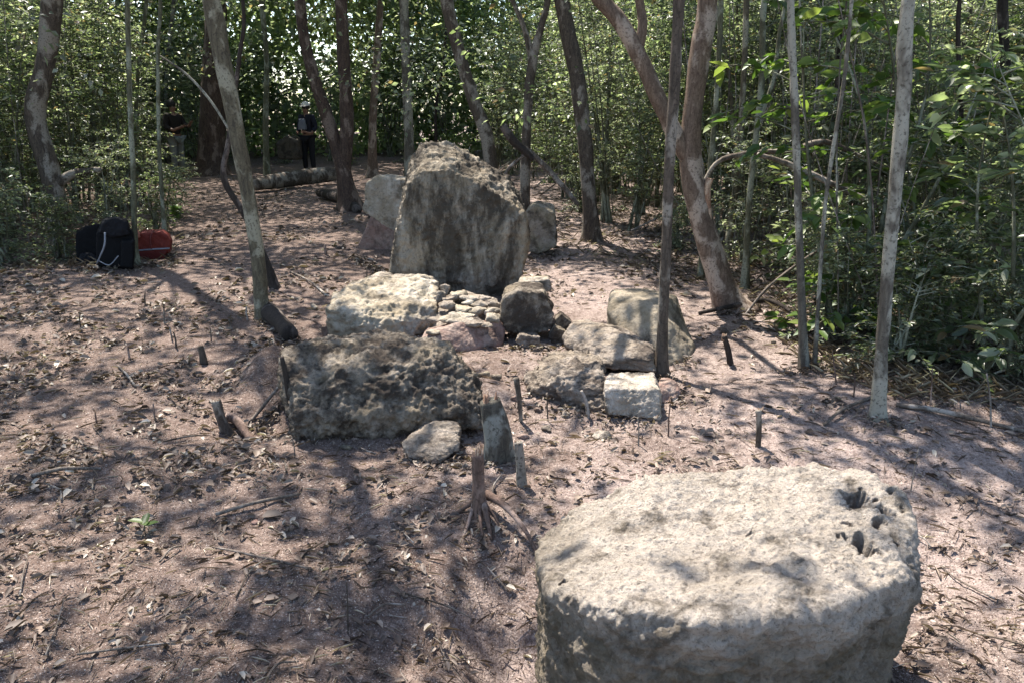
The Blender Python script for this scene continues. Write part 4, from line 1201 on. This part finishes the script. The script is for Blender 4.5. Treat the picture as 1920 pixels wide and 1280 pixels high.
for i in range(260):
    u = random.choice([random.uniform(1290, 1920), random.uniform(1290, 1920), random.uniform(0, 420), random.uniform(420, 1290)])
    Y_ = random.uniform(5.0, 12) if u > 1290 else (random.uniform(9, 15) if u < 420 else random.uniform(11, 18))
    p0 = PY(u, 400, Y_)
    if not in_thicket(p0[0], Y_)[0]: continue
    z0 = Hs(p0[0], Y_)
    hz = random.uniform(1.2, 4.5); tl = random.uniform(-.9, .9) * random.random() * hz * .6
    p0 = np.array([p0[0], Y_, z0 - .03]); pe = p0 + np.array([tl, random.uniform(-.4, .4), hz])
    pm = (p0 + pe) / 2 + np.array([random.uniform(-.2, .2), random.uniform(-.15, .15), random.uniform(-.1, .25)])
    rd = random.uniform(.003, .008) * (.6 + Y_ * .06)
    wood('bare_sapling', [p0, pm, pe], [rd, rd * .85, rd * .5], random.choice([B_dead, B_grey, B_green, B_dead]), 'thin bare sapling standing or leaning among the thicket leaves', 'sapling', 'thin bare saplings in the thickets', sides=6, n=14)
# fallen branches in the right-hand thicket
wood('fallen_branch', at(6.3, (1318, 345), (1345, 305), (1400, 288), (1480, 282), (1545, 266), (1600, 288), (1665, 318)), [.017, .02, .022, .022, .022, .018, .012], B_brown, 'long arching dead branch propped from the forked tan tree into the thicket', 'branch', rough=.3)
wood('fallen_branch', at(6.1, (1420, 290), (1470, 305), (1560, 345), (1630, 378), (1660, 400)), [.014, .022, .022, .018, .012], B_dead, 'broken dead branch slanting down to the right below the arching one', 'branch', rough=.35)
wood('fallen_branch', at(6.25, (1332, 335), (1326, 360), (1330, 425)), [.028, .036, .02], B_split, 'peeled pale branch stub hanging beside the forked tan tree', 'branch', rough=.3)
wood('fallen_branch', [PY(1390, 600, 6.0), PY(1450, 530, 6.1), PY(1560, 455, 6.3), PY(1650, 425, 6.4)], [.010, .012, .012, .008], B_dead, 'long thin pole leaning from the forked tree foot up into the thicket', 'branch')
wood('fallen_branch', [PY(1520, 540, 5.8), PY(1580, 510, 5.8), PY(1650, 470, 5.9)], [.008, .010, .008], B_dead, 'thin grey branch slanting behind the mottled grey-tan tree', 'branch')
wood('fallen_branch', [G(1310, 592) + [0, 0, .02], G(1360, 588) + [0, 0, .05], G(1440, 575) + [0, 0, .05], G(1500, 600) + [0, 0, .02]], [.015, .02, .02, .012], B_dark, 'dark crooked branch on the ground beside the forked tree foot', 'branch')
wood('fallen_branch', [PY(1800, 445, 5.2), PY(1860, 465, 5.2), PY(1940, 490, 5.2)], [.02, .024, .02], B_dead, 'dead branch crossing the thicket near the right border', 'branch', rough=.3)
wood('fallen_branch', at(9.0, (942, 235), (960, 262), (985, 285), (1000, 300)), [.045, .05, .04, .03], B_dark, 'dark hooked dead branch right of the tall standing stone top', 'branch')
wood('fallen_branch', at(9.4, (985, 278), (1020, 310), (1060, 355), (1085, 385)), [.03, .035, .03, .02], B_dead, 'pale weathered dead branch slanting down behind the sturdy brown tree', 'branch', rough=.35)
wood('fallen_branch', at(9.2, (940, 345), (955, 315), (985, 290)), [.02, .02, .012], B_dead, 'short pale branch stub behind the right shoulder of the tall standing stone', 'branch')
wood('arched_pole', at(8.0, (300, 105), (350, 140), (395, 190), (432, 248)), [.008, .012, .013, .012], B_grey, 'thin pale bent pole arching through the leaves left of the olive-grey tree', 'branch')
wood('fallen_log', [G(470, 362) + [0, 0, .15], G(560, 352) + [0, 0, .2], G(640, 345) + [0, 0, .22]], [.12, .17, .15], B_brown, 'big fallen log lying across the clearing in front of the person in the white cap', 'log', sides=16, rough=.12)
wood('fallen_log', [G(600, 372) + [0, 0, .1], G(650, 385) + [0, 0, .1], G(670, 400) + [0, 0, .05]], [.08, .1, .08], B_dark, 'short dark log at the foot of the leaning reddish tree', 'log', sides=12)

for i in range(26):
    u = random.uniform(880, 1240); v = random.uniform(330, 470) if u > 1000 else random.uniform(320, 380)
    Y_ = YG(v) + random.uniform(0, .5)
    p0 = PY(u, v, Y_); p0[2] = Hs(p0[0], Y_) + .02
    a = random.uniform(-1, 1) + (0 if random.random() < .5 else PI); ln = random.uniform(.4, 1.3)
    e = p0 + np.array([math.cos(a) * ln, random.uniform(-.3, .3), ln * random.uniform(.05, .8)])
    mm = (p0 + e) / 2 + np.array([random.uniform(-.1, .1), random.uniform(-.1, .1), random.uniform(-.03, .12)])
    rd = random.uniform(.006, .018)
    wood('dead_branch', [p0, mm, e], [rd, rd * .8, rd * .4], random.choice([B_dead, B_dead, B_grey, B_brown]), 'dead grey branch in the tangle behind and right of the tall standing stone', 'branch', 'dead branches tangled behind the stones', sides=7, n=14, rough=.3)

# ------------------------------------------------------------------ bags
def simple(name, col, rough=.8, spec=.3, nscale=60, bd=.002):
    m, nt, b, _ = mat(name)
    co = coords(nt)
    n_ = tex(nt, co, nscale, 4, .6)
    n2_ = tex(nt, co, 9, 3, .6)
    c = mix(nt, ramp(nt, n_, [(.3, 0.0), (.7, 1.0)]), tuple(v * .75 for v in col), tuple(min(1, v * 1.2) for v in col))
    nt.links.new(c, b.inputs['Base Color'])
    b.inputs['Roughness'].default_value = rough
    b.inputs['Specular IOR Level'].default_value = spec
    p = bump(nt, b, n_, bd, .6)
    bump(nt, b, n2_, bd * 8, .7, p)
    return m
M_black = simple('black_nylon', (.006, .006, .007), .8, .12)
M_navy = simple('dark_pocket_nylon', (.010, .010, .012), .8, .15)
M_strap = simple('grey_webbing', (.22, .23, .26), .6)
M_redbag = simple('red_nylon', (.17, .03, .02), .7, .25)
M_redd = simple('dark_red_nylon', (.13, .022, .018), .5)
M_orange = simple('faded_red_cloth', (.42, .15, .10), .6)
def blob(pts, vox, smooth=6, amp=.01, seed=0, m=None, name='blob', parent=None, org=None, fr=None):
    return rock(name, pts, m, None, vox=vox, amp=amp, smooth=smooth, seed=seed, parent=parent, origin=org, fine=.1, fr=fr)
def boxpts(c, sx, sy, sz, taper=1.0):
    c = np.asarray(c, float); o_ = []
    for i in (-1, 1):
        for j in (-1, 1):
            for k in (-1, 1):
                t = taper if k > 0 else 1.0
                o_.append(c + np.array([i * sx * t, j * sy * t, k * sz]))
    return o_
def sub(o, root):      # rock() puts parts at world places; bring them under their thing
    o.location = Vector(o.location) - root.location
    return o
gb = G(212, 505)
bag = empty('backpack', gb, 'black backpack with a bulging rolled top, standing at the edge of the left thicket', 'backpack')
YB_ = gb[1]
sub(blob([PY(a, b, YB_) for a, b in [(182, 500), (180, 440), (196, 418), (228, 416), (250, 436), (253, 470), (248, 506)]] + [PY(a, b, YB_ + .3) for a, b in [(182, 490), (184, 430), (200, 414), (232, 414), (250, 440), (250, 490)]], .012, 8, .02, 1, M_black, 'main_compartment', bag), bag)
sub(blob([PY(a, b, YB_ - .05) for a, b in [(184, 436), (196, 412), (222, 408), (240, 420), (244, 440), (210, 446)]] + [PY(a, b, YB_ + .22) for a, b in [(186, 432), (200, 410), (236, 412), (244, 436)]], .010, 8, .05, 2, M_navy, 'lid', bag, fr=9), bag)
sub(blob([PY(a, b, YB_ - .09) for a, b in [(230, 452), (251, 452), (250, 504), (226, 500)]] + [PY(a, b, YB_ + .02) for a, b in [(228, 448), (253, 448), (251, 506), (224, 502)]], .010, 6, .02, 3, M_black, 'front_pocket', bag), bag)
mb = MB(); mb.tube([PY(197, 436, YB_ - .10), PY(196, 460, YB_ - .12), PY(188, 480, YB_ - .10), PY(182, 494, YB_ - .06)], [.010, .009, .007, .008], 6, n=14)
link('strap', mb.mesh('strap', [M_strap], off=gb), bag)
mb = MB(); mb.tube([PY(186, 490, YB_ - .08), PY(205, 497, YB_ - .12), PY(222, 480, YB_ - .12)], [.005, .005, .005], 6, n=14)
link('strap', mb.mesh('strap', [M_strap], off=gb), bag)
gb2 = G(165, 500) + np.array([0, .35, 0])
bag2 = empty('rucksack', gb2, 'second dark rucksack half behind the black backpack under the leaves', 'rucksack')
Y2 = gb2[1]
sub(blob([PY(a, b, Y2) for a, b in [(144, 496), (142, 440), (160, 424), (186, 420), (194, 450), (192, 496)]] + [PY(a, b, Y2 + .25) for a, b in [(146, 490), (146, 434), (186, 420), (192, 490)]], .013, 8, .03, 4, M_black, 'main_compartment', bag2), bag2)
sub(blob([PY(a, b, Y2 - .12) for a, b in [(146, 500), (150, 480), (170, 474), (182, 486), (180, 502)]] + [PY(a, b, Y2 + .02) for a, b in [(148, 498), (154, 476), (180, 480), (182, 500)]], .009, 5, .08, 5, M_navy, 'side_pouch', bag2, fr=12), bag2)
g3 = G(288, 488) + np.array([0, .1, 0])
bag3 = empty('duffel_bag', g3, 'red duffel bag lying on the ground right of the black backpack', 'duffel bag')
Y3 = g3[1]
sub(blob([PY(a, b, Y3) for a, b in [(246, 476), (248, 452), (262, 440), (300, 434), (316, 442), (322, 458), (316, 476)]] + [PY(a, b, Y3 + .3) for a, b in [(246, 470), (250, 446), (270, 434), (306, 430), (320, 446), (320, 470)]], .011, 8, .035, 6, M_redbag, 'main_compartment', bag3, fr=6), bag3)
sub(blob([PY(a, b, Y3 - .01) for a, b in [(248, 490), (248, 472), (312, 470), (308, 488)]] + [PY(a, b, Y3 + .3) for a, b in [(248, 488), (248, 470), (314, 468), (312, 486)]], .011, 5, .02, 7, M_redd, 'base', bag3), bag3)
sub(blob([PY(a, b, Y3 - .06) for a, b in [(240, 446), (244, 434), (258, 430), (264, 446)]] + [PY(a, b, Y3 + .1) for a, b in [(242, 446), (246, 432), (260, 430), (264, 444)]], .009, 5, .05, 8, M_orange, 'top_roll', bag3), bag3)
mb = MB(); mb.tube([PY(250, 471, Y3 - .03), PY(285, 468, Y3 - .045), PY(318, 466, Y3 - .02)], [.009, .009, .009], 6, n=14)
link('strap', mb.mesh('strap', [M_strap], off=g3), bag3)
mb = MB(); mb.tube([PY(284, 468, Y3 - .045), PY(282, 450, Y3 - .04), PY(286, 436, Y3 + .0), PY(290, 431, Y3 + .12)], [.008, .009, .009, .008], 6, n=14)
link('strap', mb.mesh('strap', [M_redd], off=g3), bag3)

# ------------------------------------------------------------------ the two people
def skin_mesh(name, verts, edges, radii, material, parent, sub_=2):
    me = bpy.data.meshes.new(name)
    me.from_pydata([tuple(v) for v in verts], edges, [])
    o = bpy.data.objects.new('tmp', me)
    COL.objects.link(o)
    o.modifiers.new('k', 'SKIN')
    sv = me.skin_vertices[0].data
    for i, r in enumerate(radii):
        sv[i].radius = r if isinstance(r, tuple) else (r, r)
        sv[i].use_root = (i == 0)
    ss = o.modifiers.new('s', 'SUBSURF'); ss.levels = sub_; ss.render_levels = sub_
    m2 = bake(o)
    bpy.data.objects.remove(o)
    m2.materials.clear(); m2.materials.append(material)
    m2.polygons.foreach_set('use_smooth', np.ones(len(m2.polygons), bool))
    m2.name = name
    return link(name, m2, parent)
M_skin = simple('skin_brown', (.22, .12, .08), .5, .4, 90, .0005)
M_hair = simple('dark_hair', (.015, .012, .01), .6)
M_cap = simple('white_cap_cloth', (.62, .60, .55), .8)
M_shirtd = simple('dark_shirt', (.014, .015, .024), .85)
M_shirtg = simple('grey_shirt_front', (.16, .17, .20), .85)
M_trd = simple('black_trousers', (.010, .010, .013), .85)
M_trl = simple('pale_grey_trousers', (.17, .175, .155), .85)
M_shoe = simple('shoe', (.09, .085, .08), .7)
M_brownsh = simple('brown_black_top', (.018, .013, .010), .85)
def person(loc, face, label, shirt, trous, capm, pose, scale=1.0, front=None):
    root = empty('person', loc, label, 'person')
    root.rotation_euler = (0, 0, face); root.scale = (scale,) * 3     # local -y is where the person faces
    la, ra = pose
    V = [(0, 0, .95), (0, .01, 1.15), (0, .01, 1.36), (0, 0, 1.47), (0, -.01, 1.55), (0, -.015, 1.63), (0, -.005, 1.70),
         (.17, .01, 1.40), la[0], la[1], la[2], (-.17, .01, 1.40), ra[0], ra[1], ra[2],
         (.09, 0, .90), (.10, -.01, .50), (.105, .02, .09), (.115, -.11, .035), (-.09, 0, .90), (-.11, -.03, .50), (-.12, .0, .09), (-.13, -.13, .035)]
    E = [(0, 1), (1, 2), (2, 3), (3, 4), (4, 5), (5, 6), (2, 7), (7, 8), (8, 9), (9, 10), (2, 11), (11, 12), (12, 13), (13, 14), (0, 15), (15, 16), (16, 17), (17, 18), (0, 19), (19, 20), (20, 21), (21, 22)]
    Rr = [(.13, .095), (.12, .09), (.14, .09), (.048, .05), (.062, .075), (.072, .09), (.05, .06), .055, .042, .034, .030, .055, .042, .034, .030, .085, .055, .038, .035, .085, .055, .038, .035]
    # nose, chin, fingers
    def addv(v, par, r):
        V.append(v); E.append((par, len(V) - 1)); Rr.append(r); return len(V) - 1
    addv((0, -.105, 1.585), 4, .012)
    for hand, fore in ((10, 9), (14, 13)):
        hv = np.array(V[hand]); fv = np.array(V[fore]); dd = unit(hv - fv)
        sd = unit(np.cross(dd, np.array([0, 1.0, .2])))
        for q, ln in ((-1.5, .065), (-.5, .08), (.5, .085), (1.5, .07)):
            k = addv(tuple(hv + sd * q * .017 + dd * .05), hand, .009)
            addv(tuple(hv + sd * q * .018 + dd * (.05 + ln * .6) + np.array([0, -.012, -.008])), k, .007)
        addv(tuple(hv + dd * .01 - sd * .045 + np.array([0, -.02, 0])), hand, .009)
    skin_mesh('body', V, E, Rr, M_skin, root, 1)
    TV = [(0, 0, .93), (0, .01, 1.15), (0, .01, 1.36), (0, .005, 1.45), (.175, .01, 1.40), la[0], tuple(np.array(la[0]) * .25 + np.array(la[1]) * .75), (-.175, .01, 1.40), ra[0], tuple(np.array(ra[0]) * .25 + np.array(ra[1]) * .75)]
    TE = [(0, 1), (1, 2), (2, 3), (2, 4), (4, 5), (5, 6), (2, 7), (7, 8), (8, 9)]
    skin_mesh('shirt', TV, TE, [(.17, .13), (.155, .125), (.175, .125), (.07, .07), .075, .062, .052, .075, .062, .052], shirt, root, 2)
    PV = [(0, 0, .96), (.09, 0, .88), (.10, -.01, .50), (.105, .02, .10), (-.09, 0, .88), (-.11, -.03, .50), (-.12, .0, .10)]
    skin_mesh('trousers', PV, [(0, 1), (1, 2), (2, 3), (0, 4), (4, 5), (5, 6)], [(.165, .125), .105, .078, .062, .105, .078, .062], trous, root, 2)
    for q in ((.115, .02), (-.125, .0)):
        skin_mesh('shoe', [(q[0], q[1] + .03, .05), (q[0], q[1] - .08, .045), (q[0] * 1.05, q[1] - .17, .035)], [(0, 1), (1, 2)], [.05, .05, .036], M_shoe, root, 2)
    # hair
    hb = MB(); ph = np.linspace(0, PI * .55, 7); th = np.linspace(0, 2 * PI, 16, endpoint=False)
    def dome(cx, cy_, cz, rx, ry, rz, cut=.55):
        ph = np.linspace(0.02, PI * cut, 8)
        V_ = np.array([[cx + rx * math.sin(p) * math.cos(t), cy_ + ry * math.sin(p) * math.sin(t), cz + rz * math.cos(p)] for p in ph for t in th])
        i = np.arange(7)[:, None] * 16; j = np.arange(16)[None]
        Q_ = np.stack([i + j, i + 16 + j, i + 16 + (j + 1) % 16, i + (j + 1) % 16], -1).reshape(-1, 4)
        return V_, Q_
    link('hair', mesh_np('hair', *dome(0, .015, 1.63, .098, .115, .125, .62), [M_hair], True), root)
    if capm:
        V_, Q_ = dome(0, .0, 1.665, .105, .125, .105, .52)
        bV = np.array([[.105 * math.cos(t) * .95, -.10 - .085 * math.sin(t), 1.655 - .012 * math.sin(t) + dz2] for dz2 in (0, .008) for t in np.linspace(0, PI, 9)])
        bQ = np.array([[i, i + 1, i + 10, i + 9] for i in range(8)])
        bT = np.array([[0, i, i + 1] for i in range(1, 8)] + [[9, 9 + i + 1, 9 + i] for i in range(1, 8)])
        n0 = len(V_)
        link('cap', mesh_np('cap', np.vstack([V_, bV]), [np.vstack([Q_, bQ + n0]), bT + n0], [capm], True), root)
    if front:
        # pale panel of the chest: a bag carried in front
        blob(boxpts((-.03, -.15, 1.22), .10, .05, .13, .8), .012, 6, .03, 5, front, 'chest_bag', root)
    return root
gp = G(582, 326)
person(gp, R(-20), 'person in dark clothes and a white cap standing on the path behind the fallen log', M_shirtd, M_trd, M_cap,
       [((.25, .02, 1.14), (.20, -.13, 1.00), (.10, -.24, 1.03)), ((-.25, .02, 1.14), (-.22, -.10, .98), (-.13, -.24, 1.02))], scale=.98, front=M_shirtg)
gp = G(338, 334)
person(gp, R(60), 'person in dark top and pale trousers half hidden by leaves beside the massive reddish tree', M_brownsh, M_trl, None,
       [((.24, -.06, 1.18), (.18, -.30, 1.16), (.10, -.46, 1.25)), ((-.24, -.02, 1.15), (-.20, -.24, 1.08), (-.12, -.42, 1.16))], scale=1.02)

# small living plants on the clearing floor
def seedling(px, py, n_, L_, m, label, hgt=.05):
    g = G(px, py)
    r_ = empty('seedling', g, label, 'seedling')
    mb = MB(); mb.tube([g, g + np.array([.004, 0, hgt])], [.0025, .0015], 5, n=5)
    link('stem', mb.mesh('stem', [B_green], off=g), r_)
    a = np.linspace(0, 2 * PI, n_, endpoint=False) + rng.uniform(0, 1, n_)
    hh = rng.uniform(.5, 1.0, n_) * hgt
    P = np.tile(g, (n_, 1)) + np.stack([0 * a, 0 * a, hh], 1)
    D = np.stack([np.cos(a), np.sin(a), rng.uniform(.1, .9, n_)], 1)
    V, Fc = leaves(P, D, np.tile([0, 0, 1.0], (n_, 1)), np.full(n_, L_), np.full(n_, L_ * .3))
    link('foliage', mesh_np('foliage', V - g, Fc, [m]), r_)
seedling(272, 1000, 4, .06, L_bright, 'tiny seedling with round green leaves on the littered ground in the left foreground', .05)
seedling(335, 440, 40, .10, L_bright, 'bright green seedling behind the red duffel bag', .35)
for (px, py, L_) in [(8, 1185, .07), (75, 1192, .05), (145, 1130, .05), (565, 1137, .05), (495, 1128, .05), (540, 1130, .05), (1768, 928, .05), (490, 972, .09), (1340, 822, .05), (470, 1135, .04), (620, 1090, .04)]:
    g = G(px, py)
    a = random.uniform(0, PI)
    V, Fc = leaves(np.array([[0, 0, .008]]), np.array([[math.cos(a), math.sin(a), .15]]), np.array([[.1, -.1, 1.0]]), [L_], [L_ * .32], fold=.3, curl=.2)
    o = link('fallen_leaf', mesh_np('fallen_leaf', V, Fc, [L_dry]), None, g)
    tag(o, 'large pale fallen leaf lying flat on the foreground soil', 'leaf', 'large pale fallen leaves')
